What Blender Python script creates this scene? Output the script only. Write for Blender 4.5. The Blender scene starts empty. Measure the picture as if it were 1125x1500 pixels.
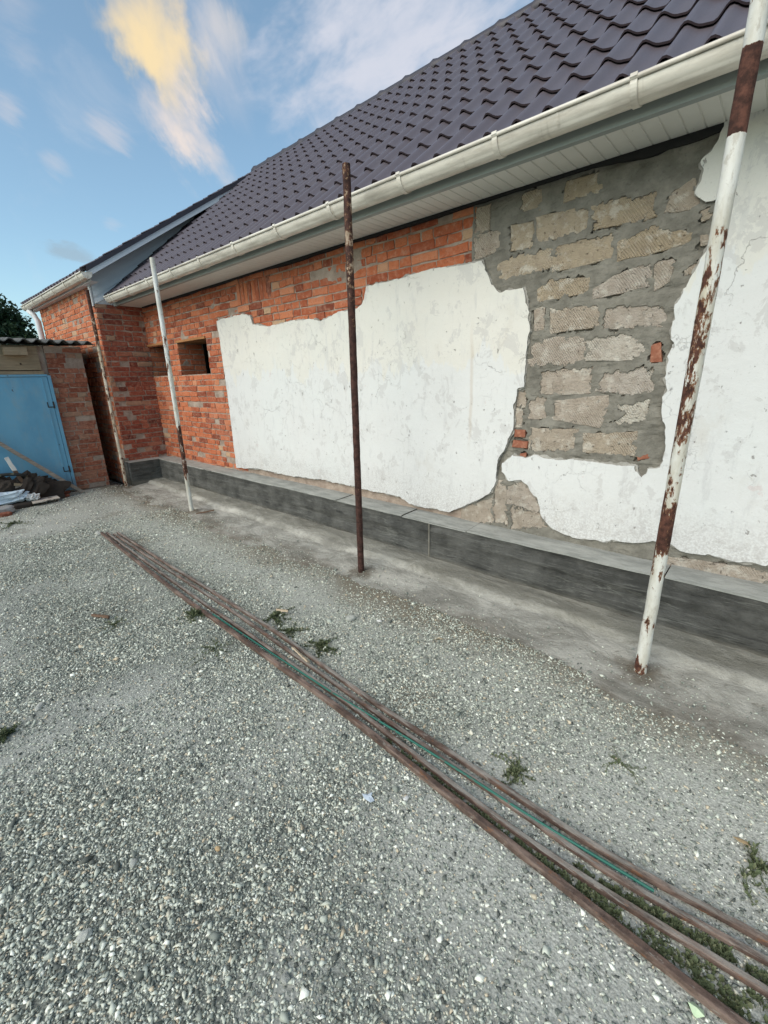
import bpy, bmesh, math, random
import numpy as np
from mathutils import Vector, Matrix

rng = np.random.default_rng(7)
random.seed(7)
sc = bpy.context.scene
C = sc.collection

# ------------------------------------------------------------------ camera
# World: X runs along the house wall, Y towards the house, Z up, metres.
CAM_R = np.array([[0.7478, 0.6633, -0.0260],     # camera right
                  [0.1768, -0.2368, -0.9553],    # camera down
                  [-0.6399, 0.7098, -0.2943]])   # camera forward
_f = np.array([-0.6394, 0.7099, -0.2943])
_f /= np.linalg.norm(_f)
_r = CAM_R[0] - _f * (CAM_R[0] @ _f)
_r /= np.linalg.norm(_r)
_d = np.cross(_f, _r)
CAM_R = np.array([_r, _d, _f])
FPX = 637.4
CAM_H = 1.62
cam_data = bpy.data.cameras.new("camera")
cam = bpy.data.objects.new("camera", cam_data)
C.objects.link(cam)
cam_data.sensor_fit = 'HORIZONTAL'
cam_data.sensor_width = 36.0
cam_data.lens = FPX / 1125 * 36.0
cam_data.clip_start = 0.05
cam_data.clip_end = 5000
M = Matrix.Identity(4)
for i in range(3):
    M[i][0] = CAM_R[0][i]
    M[i][1] = -CAM_R[1][i]
    M[i][2] = -CAM_R[2][i]
M[2][3] = CAM_H
cam.matrix_world = M
sc.camera = cam


def ray(px, py):
    return CAM_R.T @ np.array([px - 562.5, py - 750.0, FPX])


def onY(px, py, Y):          # measured photo point on a plane parallel to the wall -> (X, Z)
    d = ray(px, py)
    k = Y / d[1]
    return d[0] * k, CAM_H + d[2] * k


def sky_dir(px, py):
    d = ray(px, py)
    return d / np.linalg.norm(d)


# ------------------------------------------------------------------ light
SUN_EL, SUN_AZ = math.radians(38), math.radians(183)   # azimuth clockwise from +Y
sun_vec = Vector((math.sin(SUN_AZ) * math.cos(SUN_EL), math.cos(SUN_AZ) * math.cos(SUN_EL), math.sin(SUN_EL)))
sd = bpy.data.lights.new("sun", 'SUN')
sd.energy = 1.42
sd.angle = math.radians(58)
sd.color = (1.0, 0.90, 0.77)
so = bpy.data.objects.new("sun", sd)
C.objects.link(so)
so.rotation_euler = sun_vec.to_track_quat('Z', 'Y').to_euler()
sc.view_settings.view_transform = 'Standard'
sc.view_settings.look = 'None'
sc.view_settings.gamma = 1
sc.view_settings.exposure = 0.9


# ------------------------------------------------------------------ node helper
class NT:
    def __init__(s, tree):
        s.t = tree
        s.n = tree.nodes
        s.l = tree.links

    def new(s, typ, **kw):
        n = s.n.new(typ)
        for k, v in kw.items():
            setattr(n, k, v)
        return n

    def put(s, sock, v):
        if v is None:
            return
        if isinstance(v, bpy.types.NodeSocket):
            s.l.new(v, sock)
        elif isinstance(v, (tuple, list)) and len(v) == 3 and sock.type == 'RGBA':
            sock.default_value = (*v, 1)
        else:
            sock.default_value = v

    def math(s, op, a, b=None, c=None, clamp=False):
        n = s.new('ShaderNodeMath', operation=op, use_clamp=clamp)
        s.put(n.inputs[0], a)
        s.put(n.inputs[1], b)
        s.put(n.inputs[2], c)
        return n.outputs[0]

    def vmath(s, op, a, b=None, scale=None):
        n = s.new('ShaderNodeVectorMath', operation=op)
        s.put(n.inputs[0], a)
        s.put(n.inputs[1], b)
        if scale is not None:
            s.put(n.inputs[3], scale)
        return n.outputs['Value'] if op in ('DOT_PRODUCT', 'LENGTH', 'DISTANCE') else n.outputs['Vector']

    def noise(s, vec, scale, detail=4, rough=0.55, dist=0.0, color=False):
        n = s.new('ShaderNodeTexNoise')
        s.put(n.inputs['Vector'], vec)
        n.inputs['Scale'].default_value = scale
        n.inputs['Detail'].default_value = detail
        n.inputs['Roughness'].default_value = rough
        n.inputs['Distortion'].default_value = dist
        return n.outputs['Color'] if color else n.outputs['Fac']

    def voronoi(s, vec, scale, feature='F1', rand=1.0):
        n = s.new('ShaderNodeTexVoronoi', feature=feature)
        s.put(n.inputs['Vector'], vec)
        n.inputs['Scale'].default_value = scale
        n.inputs['Randomness'].default_value = rand
        return n

    def ramp(s, fac, stops, interp='LINEAR'):
        n = s.new('ShaderNodeValToRGB')
        n.color_ramp.interpolation = interp
        s.put(n.inputs[0], fac)
        e = n.color_ramp.elements
        while len(e) < len(stops):
            e.new(0.5)
        for el, (p, c) in zip(e, stops):
            el.position = p
            if isinstance(c, (int, float)):
                c = (c, c, c)
            el.color = (*c, 1)
        return n.outputs[0]

    def mix(s, fac, a, b, blend='MIX'):
        n = s.new('ShaderNodeMix', data_type='RGBA', blend_type=blend)
        s.put(n.inputs[0], fac)
        s.put(n.inputs[6], a)
        s.put(n.inputs[7], b)
        return n.outputs[2]

    def step(s, v, lo, hi):
        n = s.new('ShaderNodeMapRange', interpolation_type='SMOOTHSTEP')
        s.put(n.inputs[0], v)
        s.put(n.inputs[1], lo)
        s.put(n.inputs[2], hi)
        return n.outputs[0]

    def scale(s, vec, xyz):
        n = s.new('ShaderNodeMapping')
        s.put(n.inputs[0], vec)
        n.inputs['Scale'].default_value = xyz
        return n.outputs[0]

    def sep(s, vec):
        n = s.new('ShaderNodeSeparateXYZ')
        s.put(n.inputs[0], vec)
        return n.outputs

    def comb(s, x, y, z):
        n = s.new('ShaderNodeCombineXYZ')
        s.put(n.inputs[0], x)
        s.put(n.inputs[1], y)
        s.put(n.inputs[2], z)
        return n.outputs[0]

    def attr(s, name, col=False):
        n = s.new('ShaderNodeAttribute', attribute_name=name)
        return n.outputs['Color'] if col else n.outputs['Fac']

    def bump(s, h, strength, dist, normal=None):
        n = s.new('ShaderNodeBump')
        n.inputs['Strength'].default_value = strength
        n.inputs['Distance'].default_value = dist
        s.put(n.inputs['Height'], h)
        if normal is not None:
            s.put(n.inputs['Normal'], normal)
        return n.outputs[0]


def mat(name, fn, rough=0.9, metallic=0.0, spec=0.35):
    m = bpy.data.materials.new(name)
    m.use_nodes = True
    nt = NT(m.node_tree)
    b = m.node_tree.nodes['Principled BSDF']
    b.inputs['Roughness'].default_value = rough
    b.inputs['Metallic'].default_value = metallic
    b.inputs['Specular IOR Level'].default_value = spec
    geo = nt.new('ShaderNodeNewGeometry')
    r = fn(nt, geo.outputs['Position'], b)
    if isinstance(r, tuple) and len(r) == 2 and isinstance(r[0], bpy.types.NodeSocket):
        nt.put(b.inputs['Base Color'], r[0])
        nt.put(b.inputs['Normal'], r[1])
    else:
        nt.put(b.inputs['Base Color'], r)
    return m


# ------------------------------------------------------------------ world: sky and clouds
world = bpy.data.worlds.new("World")
sc.world = world
world.use_nodes = True
W = NT(world.node_tree)
bg = world.node_tree.nodes['Background']
bg.inputs['Strength'].default_value = 0.1
sky = W.new('ShaderNodeTexSky', sky_type='NISHITA')
sky.sun_disc = False
sky.sun_elevation = SUN_EL
sky.sun_rotation = SUN_AZ
sky.altitude = 100
sky.air_density = 1.0
sky.dust_density = 1.0
sky.ozone_density = 1.0
dirv = W.new('ShaderNodeTexCoord').outputs['Generated']


def cloud(p0, p1, half_w, seed, nscale, lo, hi, stretch=2.2, detail=6, rough=0.6, taper=0.0, fill=0.62, warp_amt=1.3):
    """A wisp of cloud lying along the sky between two directions; returns (mask, soft core)."""
    a, b = sky_dir(*p0), sky_dir(*p1)
    c = (a + b) / 2
    A = b - a
    L = np.linalg.norm(A) / 2
    A = A / np.linalg.norm(A)
    B = np.cross(c / np.linalg.norm(c), A)
    p = W.vmath('SUBTRACT', dirv, tuple(c))
    u = W.vmath('DOT_PRODUCT', p, tuple(A / L))
    v = W.vmath('DOT_PRODUCT', p, tuple(B / half_w))
    w = W.vmath('DOT_PRODUCT', p, tuple(np.cross(A, B) / 0.9))
    vec = W.comb(W.math('MULTIPLY', u, L * nscale / stretch), W.math('MULTIPLY', v, half_w * nscale), seed)
    warp = W.noise(vec, 0.7, 3, 0.55, color=True)
    vec2 = W.vmath('ADD', vec, W.vmath('SCALE', warp, scale=warp_amt))
    n = W.noise(vec2, 1.0, detail, rough)
    if taper:
        v = W.math('DIVIDE', v, W.math('MAXIMUM', W.math('MULTIPLY_ADD', u, -taper, 1.0), 0.2))
    wv = W.math('MULTIPLY', W.math('SUBTRACT', W.noise(vec, 1.3, 4, 0.6), 0.5), 1.6)
    r = W.vmath('LENGTH', W.comb(W.math('ADD', u, W.math('MULTIPLY', wv, .5)), W.math('ADD', v, wv), w))
    fall = W.step(r, 1.3, 0.0)
    m = W.math('MULTIPLY_ADD', fall, fill, n)
    return W.math('MULTIPLY', W.step(m, lo, hi), W.step(r, 1.35, 0.75)), fall


KEXP = 0.1 * 2 ** 0.9


def cc(r, g, b):             # cloud radiance for a wanted brightness on the exposed picture
    return (r / KEXP, g / KEXP, b / KEXP)


skycol = W.mix(1.0, sky.outputs[0], (0.92, 1.06, 1.02), 'MULTIPLY')
m1, core1 = cloud((206, -110), (266, 205), 0.092, 11.3, 15, 0.70, 1.50, 1.35, 6, .52, taper=.30, fill=.85, warp_amt=.8)
m1c, _ = cloud((205, 75), (345, 298), 0.058, 15.2, 22, 0.62, 1.42, 1.8, 6, .52, taper=.35, fill=.75, warp_amt=.9)
m1d, _ = cloud((250, -60), (350, 230), 0.075, 19.4, 13, 0.62, 1.6, 2.2, 6)
m1b, _ = cloud((285, -60), (345, 130), 0.06, 9.7, 16, 0.70, 1.25)
m2, core2 = cloud((370, 215), (880, -130), 0.17, 5.3, 10, 0.62, 1.15, 1.8)
m3, _ = cloud((105, 150), (210, 228), 0.030, 1.4, 30, 0.66, 1.3, 4.0, 5)
m4, _ = cloud((-40, 128), (55, 188), 0.028, 7.7, 30, 0.66, 1.3, 4.0, 5)
m5, _ = cloud((40, 212), (115, 262), 0.032, 2.2, 30, 0.70, 1.4, 4.0, 5)
m6, _ = cloud((50, 357), (150, 382), 0.018, 4.9, 36, 0.62, 1.0, 3.0, 4)
m7, _ = cloud((-60, -20), (90, 60), 0.07, 6.6, 18, 0.70, 1.5, 2.6, 5)
m8, _ = cloud((140, 322), (190, 336), 0.014, 8.1, 36, 0.74, 1.4, 3.0, 4)
cs = W.mix
gen = W.noise(W.scale(dirv, (2.0, 3.2, 5.0)), 1.6, 6, 0.6, 0.6)
k = W.math('MULTIPLY', W.step(gen, 0.54, 0.84), 0.30)
skycol = cs(0.16, skycol, cc(.46, .62, .70))
col = cs(k, skycol, cc(.72, .74, .80))
col = cs(W.math('MULTIPLY', m2, 0.85), col, cc(.74, .75, .83))
for mk, amt in ((m3, .55), (m4, .5), (m5, .45), (m7, .40), (m8, .30)):
    col = cs(W.math('MULTIPLY', mk, amt), col, cc(.74, .70, .72))
col = cs(W.math('MULTIPLY', m6, 0.65), col, cc(.36, .47, .56))
col = cs(W.math('MULTIPLY', m1b, 0.6), col, cc(.80, .74, .70))
cdir = W.vmath('DISTANCE', dirv, tuple(sky_dir(222, 85)))
warm = W.mix(W.step(cdir, 0.20, 0.02), cc(.92, .74, .62), cc(1.0, .79, .46))
col = cs(W.math('MULTIPLY', m1d, 0.55), col, cc(.76, .73, .76))
col = cs(W.math('MULTIPLY', m1c, 0.90), col, cc(.93, .80, .72))
col = cs(W.math('MULTIPLY', m1, 0.95), col, warm)
W.put(bg.inputs['Color'], col)


# ------------------------------------------------------------------ numpy noise
def _hash(ix, iy, seed):
    h = (ix.astype(np.int64) * 374761393 + iy.astype(np.int64) * 668265263 + seed * 1442695041) & 0xFFFFFFFF
    h = ((h ^ (h >> 13)) * 1274126177) & 0xFFFFFFFF
    h = h ^ (h >> 16)
    return (h & 0xFFFFFF) / float(0xFFFFFF)


def vnoise(x, y, seed=0):
    x = np.asarray(x, float)
    y = np.asarray(y, float)
    ix, iy = np.floor(x), np.floor(y)
    fx, fy = x - ix, y - iy
    fx = fx * fx * (3 - 2 * fx)
    fy = fy * fy * (3 - 2 * fy)
    a, b = _hash(ix, iy, seed), _hash(ix + 1, iy, seed)
    c, d = _hash(ix, iy + 1, seed), _hash(ix + 1, iy + 1, seed)
    return (a + (b - a) * fx) * (1 - fy) + (c + (d - c) * fx) * fy


def fbm(x, y, seed=0, oct=4):
    t, amp, s = 0, 1, 0
    for o in range(oct):
        t = t + amp * vnoise(np.asarray(x) * 2 ** o, np.asarray(y) * 2 ** o, seed + o * 17)
        s += amp
        amp *= 0.5
    return t / s


# ------------------------------------------------------------------ object helpers
def link(name, me, mats, parent=None):
    o = bpy.data.objects.new(name, me)
    C.objects.link(o)
    for m in (mats if isinstance(mats, (list, tuple)) else [mats]):
        me.materials.append(m)
    if parent is not None:
        o.parent = parent
        o.matrix_parent_inverse = Matrix.Translation(-parent.location)
    return o


def tag(o, label=None, cat=None, group=None, kind=None):
    if label:
        o['label'] = label
    if cat:
        o['category'] = cat
    if group:
        o['group'] = group
    if kind:
        o['kind'] = kind
    return o


def thing(name, label, cat, loc=(0, 0, 0), group=None):
    o = bpy.data.objects.new(name, None)
    C.objects.link(o)
    o.location = loc
    o.empty_display_size = 0.2
    return tag(o, label, cat, group)


class MB:
    """Collects vertices and faces (world metres) for ONE mesh object."""

    def __init__(s):
        s.v, s.f, s.m, s.t = [], [], [], []

    def add(s, verts, faces, mi=0, tint=0.5):
        o = len(s.v)
        s.v.extend([tuple(map(float, p)) for p in verts])
        for f in faces:
            s.f.append([i + o for i in f])
            s.m.append(mi)
            s.t.append(tint)

    def box(s, x0, x1, y0, y1, z0, z1, mi=0, tint=0.5):
        v = [(x, y, z) for z in (z0, z1) for y in (y0, y1) for x in (x0, x1)]
        s.add(v, [(0, 2, 3, 1), (4, 5, 7, 6), (0, 1, 5, 4), (2, 6, 7, 3), (0, 4, 6, 2), (1, 3, 7, 5)], mi, tint)

    def grid(s, P, mi=0, flip=False, keep=None):
        """P: array (n, m, 3)."""
        n, m = P.shape[:2]
        o = len(s.v)
        s.v.extend(map(tuple, P.reshape(-1, 3).tolist()))
        for i in range(n - 1):
            for j in range(m - 1):
                if keep is not None and not keep[i, j]:
                    continue
                a, b, c, d = o + i * m + j, o + (i + 1) * m + j, o + (i + 1) * m + j + 1, o + i * m + j + 1
                s.f.append([a, d, c, b] if flip else [a, b, c, d])
                s.m.append(mi)
                s.t.append(0.5)

    def tube(s, pts, radii, seg=12, mi=0, cap=True, tint=0.5):
        pts = [np.array(p, float) for p in pts]
        if np.isscalar(radii):
            radii = [radii] * len(pts)
        rings = []
        for i, p in enumerate(pts):
            t = pts[min(i + 1, len(pts) - 1)] - pts[max(i - 1, 0)]
            t /= np.linalg.norm(t)
            h = np.array([0, 0, 1.0]) if abs(t[2]) < 0.9 else np.array([1.0, 0, 0])
            a = np.cross(h, t)
            a /= np.linalg.norm(a)
            b = np.cross(t, a)
            rings.append([p + radii[i] * (math.cos(q) * a + math.sin(q) * b) for q in np.linspace(0, 2 * math.pi, seg, endpoint=False)])
        v = [q for r in rings for q in r]
        f = []
        for i in range(len(pts) - 1):
            for j in range(seg):
                k = (j + 1) % seg
                f.append((i * seg + j, i * seg + k, (i + 1) * seg + k, (i + 1) * seg + j))
        if cap:
            f.append(tuple(range(seg - 1, -1, -1)))
            f.append(tuple((len(pts) - 1) * seg + j for j in range(seg)))
        s.add(v, f, mi, tint)

    def profile(s, prof, x0, x1, mi=0, closed=False, cap=False, nseg=1):
        """Extrude a (Y, Z) profile along X."""
        xs = np.linspace(x0, x1, nseg + 1)
        n = len(prof)
        v = [(x, y, z) for x in xs for (y, z) in prof]
        f = []
        for i in range(nseg):
            for j in range(n if closed else n - 1):
                k = (j + 1) % n
                f.append((i * n + j, i * n + k, (i + 1) * n + k, (i + 1) * n + j))
        if cap:
            f.append(tuple(range(n - 1, -1, -1)))
            f.append(tuple(nseg * n + j for j in range(n)))
        s.add(v, f, mi)

    def build(s, name, mats, parent=None, smooth=False, tint=False, fix=False):
        me = bpy.data.meshes.new(name)
        me.from_pydata(s.v, [], s.f)
        me.polygons.foreach_set('material_index', s.m)
        if tint:
            a = me.attributes.new('tint', 'FLOAT', 'FACE')
            a.data.foreach_set('value', s.t)
        if smooth:
            me.polygons.foreach_set('use_smooth', [True] * len(s.f))
        if fix:
            b = bmesh.new()
            b.from_mesh(me)
            bmesh.ops.recalc_face_normals(b, faces=b.faces)
            b.to_mesh(me)
            b.free()
        me.update()
        return link(name, me, mats, parent)


# ------------------------------------------------------------------ materials
FEET = ((-.325, 2.45), (-2.475, 2.43), (-5.49, 2.365), (-7.80, 2.37))

def f_brick(hue):
    def fn(n, P, b):
        t = n.attr('tint')
        base = n.ramp(t, [(0.0, (.20, .050, .028)), (.22, (.33, .082, .038)), (.5, (.45, .125, .055)), (.75, (.52, .165, .075)), (.93, (.56, .22, .115)), (1.0, (.48, .32, .20))])
        if hue == 'dark':  # same brick, with the shade of the return wall put into its colours
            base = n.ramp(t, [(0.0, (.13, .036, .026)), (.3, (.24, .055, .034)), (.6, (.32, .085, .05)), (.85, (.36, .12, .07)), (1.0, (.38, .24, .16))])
        if hue == 'old':
            base = n.ramp(t, [(0.0, (.19, .06, .036)), (.3, (.26, .088, .052)), (.6, (.30, .12, .075)), (.85, (.30, .16, .105)), (1.0, (.32, .24, .17))])
        n1 = n.noise(P, 26, 5, .65)
        c = n.mix(n.step(n1, .42, .75), base, n.mix(.55, base, (.56, .30, .20)))
        n2 = n.noise(P, 60, 4, .7)
        c = n.mix(n.math('MULTIPLY', n.step(n2, .52, .72), .5), c, (.11, .04, .028))
        # mortar smeared across the faces
        n3 = n.noise(P, 9, 6, .7, .6)
        c = n.mix(n.math('MULTIPLY', n.step(n3, .62, .72), .55), c, (.40, .27, .20))
        n4 = n.noise(P, 1.3, 3, .5)
        c = n.mix(n.math('MULTIPLY', n.step(n4, .5, .8), .15), c, (.42, .34, .28))
        h = n.math('ADD', n.noise(P, 70, 5, .7), n.math('MULTIPLY', n1, .6))
        return c, n.bump(h, .7, .006)
    return fn


M_brick = mat('orange_brick', f_brick('orange'), .92, spec=.2)
M_brick_shaded = mat('shaded_brick', f_brick('dark'), .92, spec=.2)
M_brick_old = mat('old_brick', f_brick('old'), .92, spec=.2)


def f_mortar(c0, c1):
    def fn(n, P, b):
        a = n.noise(P, 7, 6, .65)
        d = n.noise(P, 55, 5, .7)
        c = n.mix(n.step(a, .3, .7), c0, c1)
        c = n.mix(n.math('MULTIPLY', n.step(d, .52, .75), .45), c, tuple(x * .45 for x in c0))
        return c, n.bump(n.math('ADD', d, n.math('MULTIPLY', n.noise(P, 18, 5, .7), 1.5)), .8, .008)
    return fn


M_mortar = mat('brick_mortar', f_mortar((.27, .205, .165), (.44, .355, .29)), .95, spec=.1)
M_mortar_grey = mat('cement_mortar', f_mortar((.155, .145, .122), (.265, .248, .212)), .95, spec=.1)


def f_stone(n, P, b):
    t = n.attr('tint')
    base = n.ramp(t, [(0, (.46, .36, .24)), (.3, (.51, .415, .30)), (.55, (.52, .44, .36)), (.8, (.54, .475, .415)), (1, (.70, .65, .56))])
    # slanting saw marks left on the quarried face
    w = n.new('ShaderNodeTexWave', wave_type='BANDS', bands_direction='DIAGONAL')
    q = n.scale(P, (1.0, 1.0, 0.75))
    n.put(w.inputs['Vector'], q)
    w.inputs['Scale'].default_value = 40
    w.inputs['Distortion'].default_value = 2.6
    w.inputs['Detail'].default_value = 3
    w.inputs['Detail Scale'].default_value = 1.6
    saw = n.math('MULTIPLY', w.outputs['Fac'], n.step(n.noise(P, 3.1, 2), .42, .6))
    a = n.noise(P, 14, 6, .7)
    d = n.noise(P, 75, 5, .75)
    c = n.mix(n.step(a, .35, .7), base, n.mix(.5, base, (.32, .25, .19)))
    c = n.mix(n.math('MULTIPLY', saw, .10), c, (.62, .52, .40))
    pits = n.step(n.noise(P, 38, 3, .6), .64, .70)
    c = n.mix(n.math('MULTIPLY', pits, .6), c, (.13, .10, .08))
    c = n.mix(n.math('MULTIPLY', n.step(d, .55, .75), .35), c, (.22, .17, .13))
    sm = n.noise(P, 9, 7, .72, .4)
    c = n.mix(n.math('MULTIPLY', n.step(sm, .60, .66), .45), c, n.mix(d, (.15, .14, .12), (.30, .28, .24)))
    lt = n.noise(n.vmath('ADD', P, (4, 0, 9)), 12, 6, .7)
    c = n.mix(n.math('MULTIPLY', n.step(lt, .50, .64), .6), c, (.74, .69, .60))
    h = n.math('ADD', n.math('MULTIPLY', saw, .40), n.math('ADD', n.math('MULTIPLY', a, 1.6), n.math('SUBTRACT', n.math('MULTIPLY', d, 1.3), pits)))
    return c, n.bump(h, 1.0, .014)


M_stone = mat('shell_limestone', f_stone, .95, spec=.1)


def f_plaster(n, P, b):
    x, y, z = n.sep(P)
    # whitewash brushed on only up to about two metres, ragged at its top
    edge_n = n.noise(n.scale(P, (5.5, 1, 1.5)), 1.0, 6, .65)
    right = n.step(x, -1.4, -.6)
    lvl = n.math('MULTIPLY_ADD', right, .42, 1.70)
    wash = n.step(n.math('SUBTRACT', z, n.math('MULTIPLY_ADD', edge_n, .85, lvl)), -.38, -.42)
    cream = n.mix(n.noise(P, 3, 4), (.665, .635, .575), (.71, .69, .64))
    white = n.mix(n.noise(P, 2.2, 5, .6), (.63, .625, .61), (.71, .705, .69))
    c = n.mix(wash, cream, white)
    # brushed streaks and thin patches
    st = n.noise(n.scale(P, (14, 1, 3.0)), 1.0, 6, .7)
    c = n.mix(n.math('MULTIPLY', n.step(st, .54, .68), .42), c, (.50, .49, .485))
    pt = n.noise(n.scale(P, (1.0, 1, .8)), 7.5, 8, .72, .4)
    c = n.mix(n.math('MULTIPLY', n.step(pt, .555, .585), .45), c, (.49, .47, .455))
    big = n.noise(P, 1.1, 4, .6)
    c = n.mix(n.math('MULTIPLY', n.step(big, .45, .75), .16), c, (.58, .65, .64))
    pk = n.noise(n.vmath('ADD', P, (7.3, 0, 2.2)), 4.2, 7, .7)
    c = n.mix(n.math('MULTIPLY', n.step(pk, .66, .69), .35), c, (.55, .42, .40))
    br = n.noise(n.vmath('ADD', n.scale(P, (1, 1, .6)), (1.3, 0, 4.2)), 2.6, 7, .72)
    c = n.mix(n.math('MULTIPLY', n.step(br, .56, .72), .32), c, (.50, .45, .38))
    # small dark dings and pinholes
    ding = n.step(n.noise(n.scale(P, (1, 1, .7)), 24, 4, .62), .665, .70)
    c = n.mix(n.math('MULTIPLY', ding, .7), c, (.22, .20, .185))
    fine = n.noise(P, 85, 3, .6)
    c = n.mix(n.math('MULTIPLY', n.step(fine, .64, .72), .35), c, (.36, .34, .32))
    # hairline cracks
    wp = n.vmath('ADD', P, n.vmath('SCALE', n.noise(P, 3.5, 5, .6, color=True), scale=.35))
    vor = n.voronoi(wp, 1.9, 'DISTANCE_TO_EDGE')
    cr = n.math('MULTIPLY', n.step(vor.outputs['Distance'], .0065, .0015), n.step(n.noise(P, 1.3, 2), .54, .66))
    vor2 = n.voronoi(n.vmath('ADD', wp, (3, 3, 3)), 5.0, 'DISTANCE_TO_EDGE')
    cr2 = n.math('MULTIPLY', n.step(vor2.outputs['Distance'], .012, .003), n.math('MULTIPLY', n.step(n.noise(P, 1.7, 2), .55, .68), .7))
    cr = n.math('MAXIMUM', cr, cr2)
    c = n.mix(n.math('MULTIPLY', cr, .42), c, (.20, .18, .165))
    # splashed grime along the foot of the wall
    low = n.math('MULTIPLY', n.step(n.math('ADD', z, n.math('MULTIPLY', n.noise(P, 9, 6, .75), .55)), 1.18, .72), .55)
    c = n.mix(n.math('MULTIPLY', low, n.step(fine, .35, .62)), c, (.40, .37, .35))
    # rusty drip line
    dx = n.math('ABSOLUTE', n.math('ADD', n.math('ADD', x, 1.862), n.math('MULTIPLY', n.math('SUBTRACT', n.noise(P, 3, 3), .5), .05)))
    drip = n.math('MULTIPLY', n.step(dx, .022, .004), n.math('MULTIPLY', n.step(z, .95, 1.3), n.step(z, 2.1, 1.7)))
    c = n.mix(n.math('MULTIPLY', drip, .28), c, (.45, .33, .22))
    h = n.math('ADD', n.math('MULTIPLY', pt, .8), n.math('MULTIPLY', n.noise(P, 30, 5, .7), .5))
    h = n.math('SUBTRACT', h, n.math('ADD', n.math('MULTIPLY', cr, 1.0), ding))
    h = n.math('ADD', h, n.math('MULTIPLY', n.noise(P, 3.5, 3), 2.5))
    return c, n.bump(h, .55, .008)


M_plaster = mat('whitewashed_plaster', f_plaster, .93, spec=.12)
M_plaster_edge = mat('plaster_edge', f_mortar((.30, .28, .25), (.46, .44, .40)), .95, spec=.1)


def f_plinth(n, P, b):
    x, y, z = n.sep(P)
    st = n.noise(n.scale(P, (2.6, 2.6, 26)), 1.0, 8, .74, .5)
    a = n.noise(P, 4.5, 6, .65)
    c = n.mix(n.step(a, .3, .7), (.048, .048, .044), (.115, .113, .104))
    c = n.mix(n.math('MULTIPLY', n.step(st, .54, .66), .55), c, (.17, .168, .155))
    c = n.mix(n.math('MULTIPLY', n.step(st, .44, .34), .8), c, (.024, .024, .023))
    ln = n.math('ABSOLUTE', n.math('SUBTRACT', n.noise(n.scale(P, (.9, .9, 13)), 1.0, 5, .6, .3), .5))
    c = n.mix(n.math('MULTIPLY', n.math('MULTIPLY', n.step(ln, .016, .003), n.step(n.noise(P, 2.2, 4, .6), .50, .66)), .6), c, (.20, .20, .18))
    low = n.step(n.math('ADD', z, n.math('MULTIPLY', n.noise(P, 6, 5, .7), .06)), .15, .10)
    c = n.mix(n.math('MULTIPLY', low, .5), c, (.19, .175, .145))
    return c, n.bump(n.math('ADD', n.math('MULTIPLY', st, 1.4), n.noise(P, 50, 5, .7)), 1.0, .010)


M_plinth = mat('bituminous_concrete', f_plinth, .85, spec=.3)


def f_coping(n, P, b):
    x, y, z = n.sep(P)
    a = n.noise(n.scale(P, (1.0, 3, 3)), 5, 6, .7)
    d = n.noise(P, 60, 4, .7)
    c = n.mix(n.step(a, .3, .7), (.25, .255, .235), (.40, .40, .37))
    c = n.mix(n.math('MULTIPLY', n.step(d, .55, .75), .4), c, (.16, .15, .13))
    return c, n.bump(d, .5, .005)


M_coping = mat('dusty_cement_top', f_coping, .92, spec=.15)


def f_apron(n, P, b):
    x, y, z = n.sep(P)
    a = n.noise(n.scale(P, (1.0, 2.0, 1)), 2.6, 8, .72, .5)
    d = n.noise(P, 70, 5, .75)
    c = n.mix(n.step(a, .35, .66), (.25, .24, .21), (.50, .48, .43))
    mu = n.noise(n.scale(P, (1.0, 2.0, 1)), 1.5, 5, .6)
    dirt = n.math('MULTIPLY', n.step(n.math('ADD', y, n.math('MULTIPLY', mu, .5)), 2.74, 2.46), .7)
    c = n.mix(n.math('MULTIPLY', dirt, n.step(n.noise(n.vmath('ADD', P, (3, 1, 0)), 1.9, 4), .36, .6)), c, (.12, .092, .062))
    for fx, fy in FEET:
        r = n.vmath('DISTANCE', n.comb(x, y, 0.0), (fx, fy, 0))
        f = n.step(n.math('ADD', r, n.math('MULTIPLY', n.math('SUBTRACT', n.noise(P, 14, 4), .5), .22)), .16, .05)
        c = n.mix(n.math('MULTIPLY', f, .8), c, n.mix(d, (.07, .055, .038), (.19, .155, .115)))
    moss = n.step(n.math('ADD', y, n.math('MULTIPLY', n.noise(P, 5, 4), .08)), 2.70, 2.80)
    c = n.mix(n.math('MULTIPLY', moss, .55), c, (.21, .20, .16))
    c = n.mix(n.math('MULTIPLY', n.step(d, .55, .75), .35), c, (.12, .11, .095))
    w2 = n.noise(n.scale(P, (1.0, 1.9, 1)), 7.5, 8, .74, .6)
    c = n.mix(n.math('MULTIPLY', n.step(w2, .55, .68), .45), c, (.55, .53, .47))
    c = n.mix(n.math('MULTIPLY', n.step(w2, .42, .34), .5), c, (.15, .13, .10))
    return c, n.bump(n.math('ADD', d, n.math('MULTIPLY', n.math('ADD', a, w2), 2)), .9, .012)


M_apron = mat('worn_cement_apron', f_apron, .94, spec=.12)


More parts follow.
